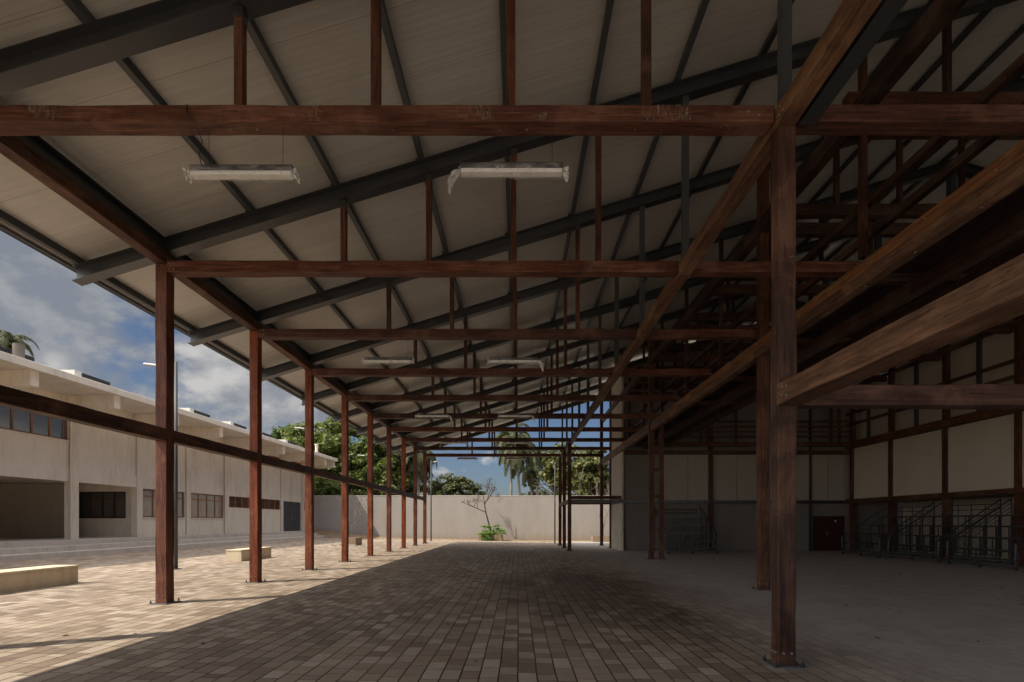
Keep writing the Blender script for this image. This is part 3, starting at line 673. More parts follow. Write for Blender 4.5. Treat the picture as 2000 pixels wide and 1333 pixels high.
# roof slab
m = MB(); m.prism([(-11, RZ0), (2.42, RZ0), (2.42, RZ1), (2.38, RZ1 + .02), (-11, RZ1 + .02)], 'y', 8, 46.3); roof_o = bl(m, 'roof_slab', P_ROOF)
for y in PB + [46.0]:
    m = MB(); m.prism([(.0, 6.62), (2.2, 6.78), (2.2, 7.366), (.0, 7.366)], 'y', y - .15, y + .17); bl(m, 'roof_beam', P_CREAM)
# platform and steps
m = MB(); m.box(-11, .62, 8, YE + .15, -.2, PL); bl(m, 'platform', P_STEP, bevel=.012)
m = MB(); m.box(.622, 1.36, 8, YE - .0, -.2, PL - .21); bl(m, 'step', P_STEP, bevel=.012)
m = MB(); m.box(1.362, 2.14, 8, YE - .1, -.2, PL - .42); bl(m, 'step', P_STEP, bevel=.012)
# pillars
for i, y in enumerate(PB):
    m = MB(); m.box(-.32, .045, y, y + .35, PL, RZ0 - .004); bl(m, 'pillar', P_CREAM, bevel=.008)
def wall_piece(y0, y1, z0, z1, x=-.002, t=.2, mat=P_CREAM):
    m = MB(); m.box(x - t, x, y0, y1, z0, z1); return bl(m, 'wall', mat)
def wall_hole(y0, y1, z0, z1, hy0, hy1, hz0, hz1, x=-.002):
    m = MB(); t = .2
    for a, b_, c, d in ((y0, hy0, z0, z1), (hy1, y1, z0, z1), (hy0, hy1, z0, hz0), (hy0, hy1, hz1, z1)):
        if b_ - a > .005 and d - c > .005: m.box(x - t, x, a, b_, c, d)
    return bl(m, 'wall', P_CREAM)
def window(y0, y1, z0, z1, ncol, trans=None, fm=W_ORANGE, gm=G_PALE, x=-.06, plane='y', xa=None):
    # frame in the facade plane (plane 'y'), or across (plane 'x': y is const = x argument)
    fr = MB(); w_ = .07; d = .07
    def bx(m, a0, a1, c0, c1, dd=d):
        if plane == 'y': m.box(x - dd, x, a0, a1, c0, c1)
        else: m.box(a0, a1, x, x + dd, c0, c1)
    bx(fr, y0, y1, z0, z0 + w_); bx(fr, y0, y1, z1 - w_, z1); bx(fr, y0, y0 + w_, z0 + w_, z1 - w_); bx(fr, y1 - w_, y1, z0 + w_, z1 - w_)
    f = bl(fr, 'window_frame', fm)
    cols = [y0 + (y1 - y0) * i / ncol for i in range(ncol + 1)]
    for c in cols[1:-1]:
        m = MB(); bx(m, c - .035, c + .035, z0 + w_ + .001, z1 - w_ - .001, d * .9); m.build('mullion', fm, f)
    if trans:
        m = MB(); bx(m, y0 + w_ + .001, y1 - w_ - .001, trans - .03, trans + .03, d * .8); m.build('transom', fm, f)
    for a, b_ in zip(cols[:-1], cols[1:]):
        m = MB(); 
        if plane == 'y': m.box(x - .045, x - .035, a + .036, b_ - .036, z0 + w_, z1 - w_)
        else: m.box(a + .036, b_ - .036, x + .035, x + .045, z0 + w_, z1 - w_)
        m.build('pane', gm, f)
    return f
def louvre(y0, y1, z0, z1, n):
    fr = MB(); x = -.05
    for a, b_, c, d in ((y0, y1, z0, z0 + .05), (y0, y1, z1 - .05, z1), (y0, y0 + .06, z0, z1), (y1 - .06, y1, z0, z1)): fr.box(x - .07, x + (.001 if c == z0 else 0), a, b_, c, d)
    f = bl(fr, 'louvre_frame', W_ORANGE)
    cols = [y0 + (y1 - y0) * i / n for i in range(n + 1)]
    m = MB(); m.box(x - .12, x - .11, y0, y1, z0, z1); m.build('louvre_backing', DARKB, f)
    for a, b_ in zip(cols[:-1], cols[1:]):
        m = MB()
        nz_ = int((z1 - z0 - .1) / .095)
        for i in range(nz_):
            z = z0 + .07 + i * .095; m.obox((x - .04, a + .05, z + .02), (x - .04, b_ - .05, z + .02), .09, .012, up=(.6, 0, 1))
        m.build('slats', W_ORANGE, f)
        m = MB(); m.box(x - .06, x + .006, b_ - .03, b_ + .03, z0 + .05, z1 - .05); m.build('mullion', W_ORANGE, f)
for i, y in enumerate(PB):
    a = y + .352; b_ = (PB[i + 1] if i + 1 < len(PB) else YE) - .06
    bay = i - 3   # bay 0 starts at the 22.2 pillar
    # upper wall: band + recessed panel
    up_win = bay <= -1 or bay in (2, 3, 4, 5)
    if up_win:
        zs = 5.33 if bay <= -1 else 6.2; zt = 6.42 if bay <= -1 else 6.98
        wall_hole(a, b_, 4.06, RZ0 - .004, a + .12, b_ - .04, zs, zt, x=-.016)
        window(a + .12, b_ - .04, zs, zt, 4 if bay <= -1 else 5, gm=G_SKY, x=-.07)
    else: wall_piece(a, b_, 4.06, RZ0 - .004, x=-.016)
    if bay <= 0: wall_piece(a, b_ + (.05 if bay < 0 else .05), 3.46, 4.058)
    elif bay in (1, 2):
        wall_hole(a, b_, PL, 4.058, a + .06, b_ - .03, 1.86, 3.42); window(a + .06, b_ - .03, 1.86, 3.42, 4, trans=3.03, x=-.07)
    elif bay in (3, 4):
        wall_hole(a, b_, PL, 4.058, a + .14, b_ - .03, 2.62, 3.42); louvre(a + .14, b_ - .03, 2.62, 3.42, 4)
    elif bay == 5:
        wall_hole(a, b_, PL, 4.058, a + .02, b_ - .1, PL + .002, 3.38)
        m = MB(); m.box(-.14, -.09, a + .02, b_ - .1, PL, 3.38); d = bl(m, 'double_door', DOORM)
        mid = (a + b_ - .08) / 2
        m = MB(); m.box(-.088, -.075, mid - .02, mid + .02, PL + .02, 3.3); m.build('door_edge', GALV, d)
        m = MB(); m.box(-.088, -.06, mid + .06, mid + .1, 1.85, 2.1); m.build('door_handle', BOLT, d)
        m = MB(); [m.box(-.0885, -.08, s0, s1, z, z + .02) for z in (1.3, 1.75, 2.2, 2.65, 3.1) for s0, s1 in ((a + .05, mid - .06), (mid + .06 + .05, b_ - .14))]; m.build('door_ribs', DOORM, d)
    else:
        wall_hole(a, b_, PL, 4.058, a + .1, b_ - .02, 2.66, 3.40); louvre(a + .1, b_ - .02, 2.66, 3.40, 2)
    # groove before the next pillar
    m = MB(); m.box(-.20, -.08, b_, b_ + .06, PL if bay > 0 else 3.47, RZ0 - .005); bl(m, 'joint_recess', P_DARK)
for i, y in enumerate(PB):
    bay = i - 3
    a = y + .352; b_ = (PB[i + 1] if i + 1 < len(PB) else YE) - .06
    if bay <= -1: m = MB(); m.box(-.05, .05, a + .08, b_ - .0, 5.27, 5.325); bl(m, 'window_sill', P_ROOF)
    if bay in (1, 2): m = MB(); m.box(-.06, .045, a + .03, b_ - .0, 1.80, 1.855); bl(m, 'window_sill', P_ROOF)
    if bay in (0, 3): m = MB(); m.tube([(.10, y - .1, PL + .02), (.10, y - .1, 7.34)], .035, n=8); bl(m, 'drain_pipe', P_CREAM)
# inside of the portico
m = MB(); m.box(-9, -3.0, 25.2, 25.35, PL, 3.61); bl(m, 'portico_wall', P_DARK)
m = MB(); m.box(-3.4, -.35, 26.0, 26.12, PL, 1.80); m.box(-3.9, -.35, 26.0, 26.12, 3.24, 3.9); m.box(-.72, -.35, 26.0, 26.12, 1.8, 3.24); bl(m, 'portico_wall', P_CREAM)
window(-3.4, -.73, 1.81, 3.23, 4, trans=2.9, fm=W_DARKJ, gm=G_SKY, x=26.03, plane='x')
m = MB(); m.box(-4.15, -3.42, 26.02, 26.08, PL, 3.23); bl(m, 'brown_door', W_DARKJ)
m = MB(); m.box(-9, -.35, 8, 26.1, 3.62, 3.75); bl(m, 'portico_ceiling', P_CREAM)
m = MB(); m.box(-9.2, -9, 8, 45, PL, RZ0); bl(m, 'rear_wall', P_CREAM)
m = MB(); m.box(-9, -.2, YE - .15, YE, PL, RZ0); bl(m, 'end_wall', P_CREAM)
m = MB(); m.box(-9, -.35, 26.13, 44.9, 3.75, 3.9); bl(m, 'inner_floor', P_CREAM)
m = MB(); m.box(.06, .11, PB[3] - .10, PB[3] - .06, PL, 7.3); m = MB(); m.tube([(.03, PB[3] - .03, PL), (.03, PB[3] - .03, 7.3)], .022, n=8); bl(m, 'drain_pipe', P_ROOF)
def b2w(x, y, z):   # building-local to world
    c, s = math.cos(rot), math.sin(rot); return (BX + c * x - s * y, s * x + c * y, z)
# roof-top units (stand on the roof: things of their own)
def ac_unit(yl, lab, i):
    x, y, z = b2w(1.15, yl, RZ1 + .02)
    e = empty('air_conditioner', (x, y, z), 0); tag(e, lab, 'air conditioner', 'air conditioning units along the roof edge')
    m = MB(); m.box(x - .5, x + .42, y - .95, y - .62, z + .02, z + .46); m.build('end_casing', WHITEM, e, bevel=.01)
    m = MB(); m.box(x - .5, x + .42, y - .615, y + .85, z + .02, z + .44); m.build('coil_block', DARKB, e, bevel=.01)
    m = MB()
    for j in range(14): m.box(x + .421, x + .43, y - .58 + j * .1, y - .56 + j * .1, z + .06, z + .4)
    m.build('grille', STEEL2, e)
labs = ['leftmost roof-edge air conditioner, beside the round concrete stub', 'air conditioner on the roof left of the nearest lamp pole', 'third air conditioner along the roof edge, above the pale panes', 'air conditioner close behind the second timber post', 'air conditioner on the roof right of the second timber post', 'farthest air conditioner, just left of the third timber post']
for i, (yl, l) in enumerate(zip((18.3, 21.7, 28.6, 32.3, 35.6, 39.2), labs)): ac_unit(yl, l, i)
x, y, z = b2w(1.9, 18.25, RZ1 + .02)
e = MB(); e.tube([(x, y, z - .01), (x, y, z + .62)], .17, n=20); o = e.build('concrete_stub', P_PANEL_D, smooth=False); tag(o, 'round grey concrete stub standing on the roof edge', 'column stub')
x, y, z = b2w(1.2, 44.5, RZ1 + .02); m = MB(); m.tube([(x, y, z), (x, y, z + 1.0)], .12, n=12); m.tube([(x, y, z + 1.0), (x, y, z + 1.1)], .17, n=12); tag(m.build('vent_pipe', P_ROOF), 'white vent pipe at the far end of the roof', 'vent pipe')

# ------------------------------------------------------------------ boundary wall
m = MB(); zw = 4.10
prof = [(-45, 45.4), (45, 45.4), (45, 45.62), (-45, 45.62)]
m.prism(prof, 'z', -.3, zw - .06); bw = m.build('boundary_wall', P_WALL); tag(bw, 'long white rendered boundary wall across the far end', 'wall')
m = MB(); m.box(-45, 45, 45.385, 45.635, zw - .058, zw); m.build('wall_coping', P_ROOF, bw)

# ------------------------------------------------------------------ lamps
def lamp(x, y, h, arm, label, head=True, arm_dir=-1):
    zg = gz(x); e = empty('street_lamp', (x, y, zg)); tag(e, label, 'street lamp', 'slim grey street lamps')
    m = MB(); m.tube([(x, y, zg), (x, y, h)], .055, .045, n=12); m.build('pole', POLE, e, smooth=True)
    m = MB(); m.box(x - .12, x + .12, y - .12, y + .12, zg, zg + .02); m.build('base_plate', POLE, e)
    m = MB(); m.tube([(x, y, h - .18), (x + arm_dir * arm * .45, y, h - .14)], .028, n=8); m.build('arm', POLE, e)
    xa = x + arm_dir * arm * .45; xb = x + arm_dir * arm
    m = MB(); m.add([(xa, y - .07, h - .17), (xa, y + .07, h - .17), (xb, y + .1, h - .10), (xb, y - .1, h - .10), (xa, y - .05, h - .10), (xa, y + .05, h - .10), (xb, y + .08, h - .05), (xb, y - .08, h - .05)],
                    [(0, 1, 2, 3), (4, 5, 6, 7), (0, 1, 5, 4), (1, 2, 6, 5), (2, 3, 7, 6), (3, 0, 4, 7)]); m.build('lamp_head', ALU, e, bevel=.01)
lamp(-11.15, 15.75, 6.82, 1.0, 'street lamp directly behind the nearest left timber post')
lamp(-11.15, 26.2, 6.80, .95, 'street lamp hidden behind the third timber post, head over the roof')
lamp(-11.2, 36.6, 6.75, .95, 'street lamp with its head in front of the leafy tree')
lamp(-7.42, 41.2, 6.85, .5, 'street lamp just right of the last left timber post', arm_dir=1)
lamp(3.05, 40.1, 6.62, .35, 'dark street lamp just left of the far right posts')

# ------------------------------------------------------------------ benches and planters
def bench(x0, x1, y0, y1, label, h=.45):
    zg = gz((x0 + x1) / 2); m = MB(); m.box(x0, x1, y0, y1, zg - .03, zg + h - .06); e = empty('concrete_bench', ((x0 + x1) / 2, (y0 + y1) / 2, zg)); tag(e, label, 'bench', 'low block benches in the court')
    m.build('block', P_BENCH, e, bevel=.012); m = MB(); m.box(x0 - .012, x1 + .012, y0 - .012, y1 + .012, zg + h - .059, zg + h); m.build('seat_slab', P_BENCH, e, bevel=.012)
bench(-11.72, -11.1, 9.4, 12.2, 'cream block bench at the left picture edge')
bench(-11.42, -10.82, 18.9, 21.2, 'cream block bench partly behind the second timber post')
def planter(x0, x1, y0, y1, label, h=.42):
    zg = gz((x0 + x1) / 2); e = empty('planter_box', ((x0 + x1) / 2, (y0 + y1) / 2, zg)); tag(e, label, 'planter', 'square concrete planters')
    m = MB(); t = .1
    m.box(x0, x1, y0, y0 + t, zg, zg + h); m.box(x0, x1, y1 - t, y1, zg, zg + h); m.box(x0, x0 + t, y0 + t + .001, y1 - t - .001, zg, zg + h - .002); m.box(x1 - t, x1, y0 + t + .001, y1 - t - .001, zg, zg + h - .002)
    m.build('box_walls', P_PLANTER, e, bevel=.01)
    m = MB(); m.box(x0 + t, x1 - t, y0 + t, y1 - t, zg, zg + h - .06); m.build('soil', SOIL, e)
planter(-3.5, -1.38, 43.0, 44.6, 'weathered planter under the leaning bare tree by the far wall', .5)
planter(-11.45, -10.72, 31.9, 33.2, 'small planter beside the fourth timber post', .5)
planter(6.6, 8.9, 42.6, 44.3, 'pale planter near the far wall behind the right posts', .5)
planter(-12.6, -11.9, 35.5, 36.6, 'low kerbed planter with rubble, left of the small planter', .25)

# ------------------------------------------------------------------ vegetation
def leafquad(m, p, nrm, size, r, asp=.55):
    n = Vector(nrm).normalized(); a = n.orthogonal().normalized(); a = (Matrix.Rotation(r.random() * 6.28, 3, n) @ a); b_ = n.cross(a)
    p = Vector(p); m.add([p - a * size * .5, p + b_ * size * asp * .5, p + a * size * .5, p - b_ * size * asp * .5], [(0, 1, 2, 3)])
def rdir(r):
    while True:
        v = Vector((r.uniform(-1, 1), r.uniform(-1, 1), r.uniform(-1, 1)))
        if .01 < v.length < 1: return v.normalized()
def limb(m, p, d, L, r0, r, depth, ends, spread=.6, up=.15, kids=(2, 3), seg=5, shrink=.68, wob=.12, n=6):
    pts = [Vector(p)]; d = Vector(d).normalized()
    for i in range(seg):
        d = (d + rdir(r) * wob + Vector((0, 0, up * .2))).normalized(); pts.append(pts[-1] + d * L / seg)
    m.tube(pts, r0, r0 * .62, n=n)
    if depth == 0: ends.append((pts[-1], d)); return
    for _ in range(r.randint(*kids)):
        t = r.uniform(.55, 1.0); q = pts[min(seg, int(t * seg))]
        nd = (d + rdir(r) * spread + Vector((0, 0, up))).normalized()
        limb(m, q, nd, L * shrink * r.uniform(.8, 1.15), r0 * .58, r, depth - 1, ends, spread, up, kids, max(3, seg - 1), shrink, wob, max(4, n - 1))
    ends.append((pts[-1], d))
def broadleaf(name, x, y, h, rx, rz, label, cat, mat, seed, nclump=60, per=150, ls=.32, zc=None, ry=None, trunkr=.22, bark=BARK, group=None, cl=1.0):
    r = random.Random(seed); zg = -.3; e = empty(name, (x, y, zg)); tag(e, label, cat, group); ry = ry or rx * .8; zc = zc or h - rz
    m = MB(); ends = []
    for _ in range(2):
        limb(m, (x + r.uniform(-.2, .2), y, zg), (r.uniform(-.2, .2), 0, 1), zc * .6, trunkr, r, 3, ends, .8, .2, (2, 3))
    m.build('trunk', bark, e, smooth=True)
    c = MB()
    for _ in range(nclump):
        d = rdir(r); q = r.random() ** .4
        cp = Vector((x + d.x * rx * q, y + d.y * ry * q, zc + d.z * rz * q * (1.0 if d.z > 0 else .85)))
        cs = r.uniform(.55, 1.1) * cl
        for _ in range(per):
            dd = rdir(r) * cs * r.random() ** .5; dd.z *= .6
            nn = (dd.normalized() + Vector((0, 0, .9)) + rdir(r) * .6)
            leafquad(c, cp + dd, nn, ls * r.uniform(.6, 1.3), r)
    c.build('crown', mat, e, fix=False)
    return e
TG = 'trees rising behind the boundary wall'
broadleaf('almond_tree', -20.2, 52.5, 13.2, 5.6, 4.6, 'big bright green broadleaf tree behind the corner of the building', 'tree', LF_B, 11, 210, 150, .40, 8.4, group=TG, cl=1.15)
broadleaf('almond_tree', -15.2, 50.0, 10.2, 3.6, 4.0, 'medium green leafy tree right of the big broadleaf one', 'tree', LF_B, 12, 110, 140, .36, 6.4, group=TG)
broadleaf('almond_tree', -20.6, 48.6, 6.2, 3.0, 2.0, 'low leafy green tree just over the wall beside the building', 'tree', LF_B, 22, 50, 130, .30, 4.6, group=TG, trunkr=.1)
broadleaf('shade_tree', -14.6, 57, 10.6, 4.2, 4.2, 'dark leafy tree filling the gap behind the sixth and seventh posts', 'tree', LF_D, 18, 110, 140, .36, 6.0, group=TG)
broadleaf('feathery_tree', -30, 62, 14.2, 2.0, 1.7, 'feathery treetop showing over the far roof, left tuft', 'tree', LF_F, 13, 40, 90, .42, 12.2, group=TG)
broadleaf('feathery_tree', -26.6, 61, 11.9, 3.4, 1.6, 'feathery treetop showing over the far roof, wider right tuft', 'tree', LF_F, 14, 60, 90, .42, 10.4, group=TG)
broadleaf('round_tree', -9.3, 68, 8.3, 4.9, 3.6, 'low rounded dense olive green tree right of the last left post', 'tree', LF_D, 15, 330, 120, .34, 4.5, group=TG, cl=.85)
broadleaf('round_tree', 4.6, 72, 6.4, 5.0, 1.6, 'low green bush line between the palms and the right posts', 'bush', LF_D, 16, 130, 120, .3, 4.7, group=TG, cl=.7)
broadleaf('mango_tree', 5.4, 58, 10.8, 2.5, 3.4, 'yellow green tree with hanging leaf clumps just left of the right posts', 'tree', LF_Y, 17, 75, 120, .48, 7.8, group=TG)
broadleaf('mango_tree', 8.6, 55, 10.6, 2.4, 3.6, 'yellow green tree seen between the right posts', 'tree', LF_Y, 19, 75, 120, .48, 7.0, group=TG)
broadleaf('feathery_shrub', -18.4, 47.6, 5.2, 1.6, 1.0, 'light green shrub just over the wall near the building', 'shrub', LF_B, 21, 22, 90, .24, 4.6, trunkr=.06, group=TG)

def palm(x, y, h, L, label, seed, nf=20, droop=1.0, mat=LF_P, tr=.16, lf=.55, group='tall palms behind the wall'):
    r = random.Random(seed); zg = -.3; e = empty('palm_tree', (x, y, zg)); tag(e, label, 'palm', group)
    top = Vector((x + r.uniform(-.3, .3), y, h)); m = MB(); m.tube([(x, y, zg), (x + .05, y, h * .5), top - Vector((0, 0, .5)), top], tr * 1.25, tr * .8, n=12); m.build('trunk', BARK_P, e, smooth=True)
    for i in range(nf):
        az = 6.283 * i / nf + r.uniform(-.2, .2); el = rad(r.uniform(-25, 78)); LL = L * r.uniform(.8, 1.1)
        d = Vector((math.cos(az) * math.cos(el), math.sin(az) * math.cos(el), math.sin(el))); p = top.copy(); pts = [p.copy()]; n = 16
        for j in range(n):
            d = (d + Vector((0, 0, -.11 * droop * (1 + j * .06)))).normalized(); p = p + d * LL / n; pts.append(p.copy())
        f = MB(); f.tube(pts, .035, .008, n=4)
        for j in range(1, n + 1):
            q = pts[j]; t = (pts[j] - pts[j - 1]).normalized(); sd = t.cross(Vector((0, 0, 1)))
            if sd.length < .05: sd = Vector((1, 0, 0))
            sd.normalize(); ll = lf * (1 - abs(j / n - .45) * 1.1)
            for kk in range(4):
                qq = pts[j - 1].lerp(pts[j], kk / 4)
                for s in (-1, 1):
                    dr = (sd * s + t * .5 + Vector((0, 0, r.uniform(-.9, -.2)))).normalized(); w_ = t * .045
                    tip = qq + dr * ll * r.uniform(.8, 1.1) + Vector((0, 0, -.12 * ll))
                    f.add([qq - w_, qq + w_, qq + dr * ll * .6 + w_ * .8, tip, qq + dr * ll * .6 - w_ * .8], [(0, 1, 2, 3, 4)])
        f.build('frond', mat, e, fix=False)
palm(.1, 60, 10.7, 3.9, 'tallest royal palm in the centre above the wall', 31, 40, 1.45, lf=.95)
palm(-1.0, 66, 13.4, 4.0, 'palm standing behind the tallest central palm', 36, 30, 1.25, lf=.9)
palm(1.85, 64, 8.3, 2.7, 'short drooping palm right of the central palm', 32, 30, 1.8, lf=.7)
palm(2.6, 66, 10.9, 3.0, 'palm between the short palm and the yellow green trees', 37, 24, 1.4, lf=.8)
palm(8.4, 58, 9.4, 3.4, 'palm with brownish drooping fronds behind the right posts', 33, 36, 1.7, lf=.9)
palm(-13.0, 52, 9.6, 3.4, 'dark palm with hanging fronds behind the last left posts', 34, 34, 1.8, lf=1.0)
palm(-10.4, 50, 8.6, 3.2, 'palm with hanging fronds beside the last left post', 35, 34, 1.8, lf=1.0)
palm(-50.2, 47, 19.2, 3.4, 'palm crown peeking over the roof at the left picture edge', 38, 22, 1.2, lf=.8, group='tall palms behind the wall')
palm(-12.6, 47.3, 4.9, 1.6, 'small yellowish palm just over the wall between the posts', 39, 12, .9, mat=LF_Y, tr=.07, lf=.4)

TWIGD = simple('dark_twig', (.11, .085, .07), sc=3)
def bare(name, x, y, z0, h, d, label, seed, depth=4, r0=.05, spread=.55, L=None, leaves=0, lmat=DRY, bmat=None, sh=.72, up=.3, kids=(2, 3), group='leafless young trees'):
    r = random.Random(seed); e = empty(name, (x, y, z0)); tag(e, label, 'bare tree', group); m = MB(); ends = []
    limb(m, (x, y, z0), d, L or h * .5, r0, r, depth, ends, spread, up, kids, 5, sh, .09, 6); m.build('branches', bmat or TWIG, e, smooth=True)
    if leaves:
        c = MB()
        for p, dd in ends:
            for _ in range(leaves):
                if r.random() < .6: leafquad(c, p + rdir(r) * .12, rdir(r), .12 * r.uniform(.6, 1.3), r)
        c.build('dry_leaves', lmat, e, fix=False)
bare('bare_tree', -2.35, 43.8, .2, 5.5, (-.14, 0, 1), 'leaning bare young tree growing from the central planter', 47, 5, .08, 1.2, 3.9, 1, DRY, TWIGD, .52, .3, (3, 3))
bare('bare_tree', 7.7, 43.4, .2, 3, (-.05, 0, 1), 'bare young tree in the planter behind the right posts', 42, 4, .04, .75, 1.3, 0, sh=.72, up=.25)
bare('bare_tree', -11.1, 32.5, .3, 4, (-.05, 0, 1), 'bare branching sapling in the small planter behind the fourth post', 44, 4, .035, .8, 1.5, 1, sh=.75, up=.1)
for i, (x, y, h, lab) in enumerate(((9.6, 50, 6.0, 'pale leafless shrub over the wall left of the rearmost column'), (11.0, 52, 6.8, 'tall pale leafless shrub over the wall by the block'), (-18.4, 47.3, 5.0, 'pale leafless shrub over the wall next to the building'), (-7.2, 50, 4.6, 'thin dry shrub at the foot of the rounded tree'))):
    r = random.Random(60 + i); e = empty('bare_shrub', (x, y, 1)); tag(e, lab, 'bare shrub', 'leafless shrubs behind the wall'); m = MB(); ends = []
    for _ in range(7): limb(m, (x + r.uniform(-.7, .7), y, 1.0), (r.uniform(-.4, .4), r.uniform(-.2, .2), 1), h * .42, .03, r, 3, ends, .5, .3, (2, 3), 4, .68, .1, 4)
    m.build('branches', TWIG, e)

# big-leaved plant in the central planter and ivy hanging in front
r = random.Random(5); zc = gz(-2.5) + .5; e = empty('leafy_plant', (-2.75, 43.7, zc)); tag(e, 'bushy green plant with large finger leaves in the central planter', 'plant')
m = MB(); st = MB()
for i in range(44):
    az = r.random() * 6.28; el = r.uniform(.25, 1.3); L = r.uniform(.6, 1.5)
    d = Vector((math.cos(az) * math.cos(el), math.sin(az) * math.cos(el) * .6, math.sin(el) * .85)); p0 = Vector((-2.45 + r.uniform(-.35, .35), 43.6 + r.uniform(-.3, .2), zc - .1)); p1 = p0 + d * L
    st.tube([p0, (p0 + p1) / 2 + Vector((0, 0, .05)), p1], .012, n=5)
    for k in range(9):
        a = -2.2 + 4.4 * k / 8; out = Vector((d.x, d.y, 0)).normalized(); sd = out.cross(Vector((0, 0, 1)))
        dd = (out * math.cos(a) + sd * math.sin(a) + Vector((0, 0, -.25))).normalized(); ll = r.uniform(.28, .42); w_ = dd.cross(Vector((0, 0, 1))).normalized() * .045
        q1 = p1 + dd * ll * .5; q2 = p1 + dd * ll + Vector((0, 0, -.1)); m.add([p1, q1 + w_, q2, q1 - w_], [(0, 1, 2, 3)])
m.build('leaves', LF_G, e, fix=False); st.build('stems', LF_G, e)
m = MB()
for i in range(700):
    u, v = r.uniform(-1, 1), r.random(); x = -2.75 + u * .55 * (1 - .2 * v); z = gz(-2.5) + .02 + v * .95; y = 42.95 - .2 * math.cos(u * 1.4) * (1 - v * .4)
    leafquad(m, (x, y + r.uniform(-.05, .12), z), (r.uniform(-1, 1), -1, r.uniform(-.2, 1.2)), r.uniform(.05, .13), r, .7)
o = m.build('trailing_vine', LF_G, None, fix=False); tag(o, 'bright green vine spilling over the front of the central planter', 'vine')
# small shoots standing between pavers
o = MB(); r = random.Random(8)
bxy = (.88 * -1.0, 0)
def at(px, py, h=0):   # ground point seen at a pixel of the 2000 px photograph
    v = py - 1020; X = (px - 1012) / 944; Y = 1.6 * 944 / v
    for _ in range(6): Y = (1.6 - gz(X * Y)) * 944 / v
    return Vector((X * Y, Y, gz(X * Y)))
p = at(826, 1256); o.tube([p, p + Vector((-.02, 0, .06)), p + Vector((-.05, 0, .13))], .004, n=5); o.tube([p, p + Vector((-.01, .0, .05)), p + Vector((-.03, .01, .115))], .003, n=5)
tag(o.build('dry_twig', TWIG), 'tiny pale forked twig sticking up between pavers in the foreground', 'twig')
# scattered fallen leaves and grit
m = MB(); r = random.Random(9)
for i in range(620):
    if r.random() < .55: x, y = r.uniform(6, 19), r.uniform(6, 28)
    elif r.random() < .5: x, y = r.uniform(-10, 12), r.uniform(41, 45)
    else: x, y = r.uniform(-6.5, 6), r.uniform(5, 30)
    s = r.uniform(.04, .11); leafquad(m, (x, y, gz(x) + .012), (r.uniform(-.3, .3), r.uniform(-.3, .3), 1), s, r, .6)
tag(m.build('fallen_leaves', DRY, fix=False), 'dry brown leaves scattered over the paving', 'leaves', kind='stuff')
m = MB()
for i in range(40):
    x, y = -10.9 + r.gauss(0, .55), 31.3 + r.gauss(0, .35); s = r.uniform(.03, .09); zz = gz(x)
    m.obox((x - s, y, zz + s * .5), (x + s, y + r.uniform(-s, s), zz + s * .5), s * 1.4, s)
tag(m.build('rubble', P_STEP), 'small pile of broken rubble at the foot of the small planter', 'rubble', kind='stuff')

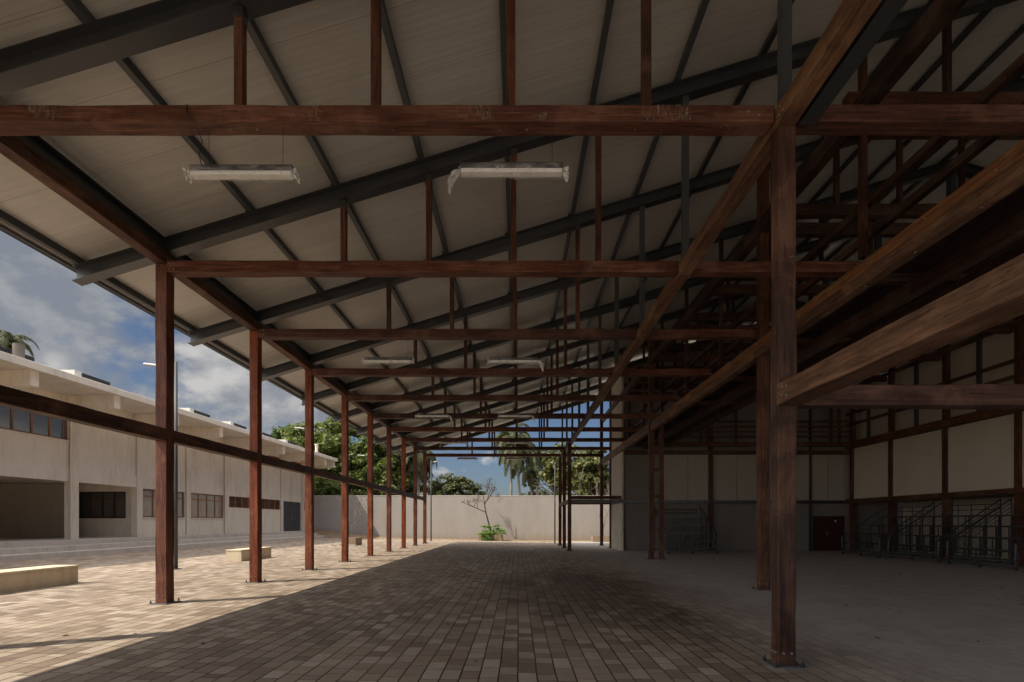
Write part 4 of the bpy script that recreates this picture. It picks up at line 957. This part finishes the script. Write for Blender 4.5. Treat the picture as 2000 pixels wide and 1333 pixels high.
# ------------------------------------------------------------------ mobile bleachers
def bleacher():
    # local: length along y (0..2.7), tiers rise toward +x (0..2.7)
    e = empty('mobile_bleacher', (0, 0, 0)); W_ = 2.75
    m = MB(); 
    for x in (0, 2.6):
        for z in (.16, .30): m.box(x - .025, x + .025, 0, W_, z, z + .05)
    for y in (0, W_ - .05): m.box(.026, 2.574, y, y + .05, .161, .209)
    for x in (0, 2.6):
        for y in (0, W_ / 2, W_ - .05): m.box(x - .02, x + .02, y + .003, y + .047, .211, .299)
    m.build('chassis', STEEL2, e)
    tiers = [(.15, .70), (.80, 1.15), (1.45, 1.60), (2.1, 2.05)]
    for x, z in tiers:
        m = MB(); m.box(x, x + .5, .06, W_ - .06, z - .035, z); m.box(x - .03, x - .002, .05, W_ - .05, z - .06, z + .005)
        m.box(x + .502, x + .53, .05, W_ - .05, z - .06, z + .005); m.build('tier_board', STEEL, e)
        for y in [.06 + i * (W_ - .15) / 8 for i in range(9)]:
            if (int(y * 10) + int(x * 3)) % 2 != 1:
                m = MB(); m.box(x - .02, x + .01, y, y + .03, .351 if x < .2 else .36, z - .062); m.build('upright', STEEL, e)
        for y in (.02, W_ / 2, W_ - .07):
            m = MB(); m.box(x + .47, x + .52, y, y + .05, .36, z - .064); m.build('upright', STEEL, e)
    m = MB()
    for z in (2.30, 2.52): m.tube([(2.66, .05, z), (2.66, W_ - .05, z)], .02, n=8)
    for y in (.05, .72, 1.37, 2.03, W_ - .05): m.tube([(2.66, y, .36), (2.66, y, 2.52)], .02, n=8)
    m.build('back_rail', STEEL, e)
    for y in (.0, W_):
        m = MB(); m.tube([(-.05, y, .36), (-.05, y, .95), (2.62, y, 2.72), (2.62, y, .36)], .034, n=8)
        for q in (.17, .34, .51): m.tube([(-.05, y, .95 - q), (2.62, y, 2.72 - q)], .012, n=6)
        for t in (.25, .5, .75): m.tube([(-.05 + 2.67 * t, y, .36), (-.05 + 2.67 * t, y, .95 + 1.77 * t)], .014, n=6)
        m.build('stair_rail', STEEL, e)
    for x in (0, 2.6):
        for y in (.03, W_ / 2, W_ - .03):
            m = MB(); m.tube([(x, y, .16), (x, y, .10)], .02, n=8); m.tube([(x - .02, y, .058), (x + .02, y, .058)], .056, n=16); m.build('caster', BLACK, e)
            h = MB(); h.tube([(x - .024, y, .058), (x + .024, y, .058)], .02, n=10); h.build('caster_hub', BOLT, e)
    return e
b0 = bleacher(); BG = 'wheeled bleacher stands in the hall'
locs = [((17.85, 17.3), 0, 'wheeled bleacher stand nearest the camera by the right wall'), ((17.85, 20.5), 0, 'wheeled bleacher stand in the middle of the right-hand three'), ((17.7, 23.6), 0, 'wheeled bleacher stand closest to the red door'), ((10.95, 26.5), 90, 'wheeled bleacher stand alone against the back wall, left of the near post')]
for i, ((x, y), rz, l) in enumerate(locs):
    o = b0 if i == 0 else copy_tree(b0)
    o.location = (x, y, gz(5) + .002); o.rotation_euler = (0, 0, rad(rz)); tag(o, l, 'bleacher', BG)
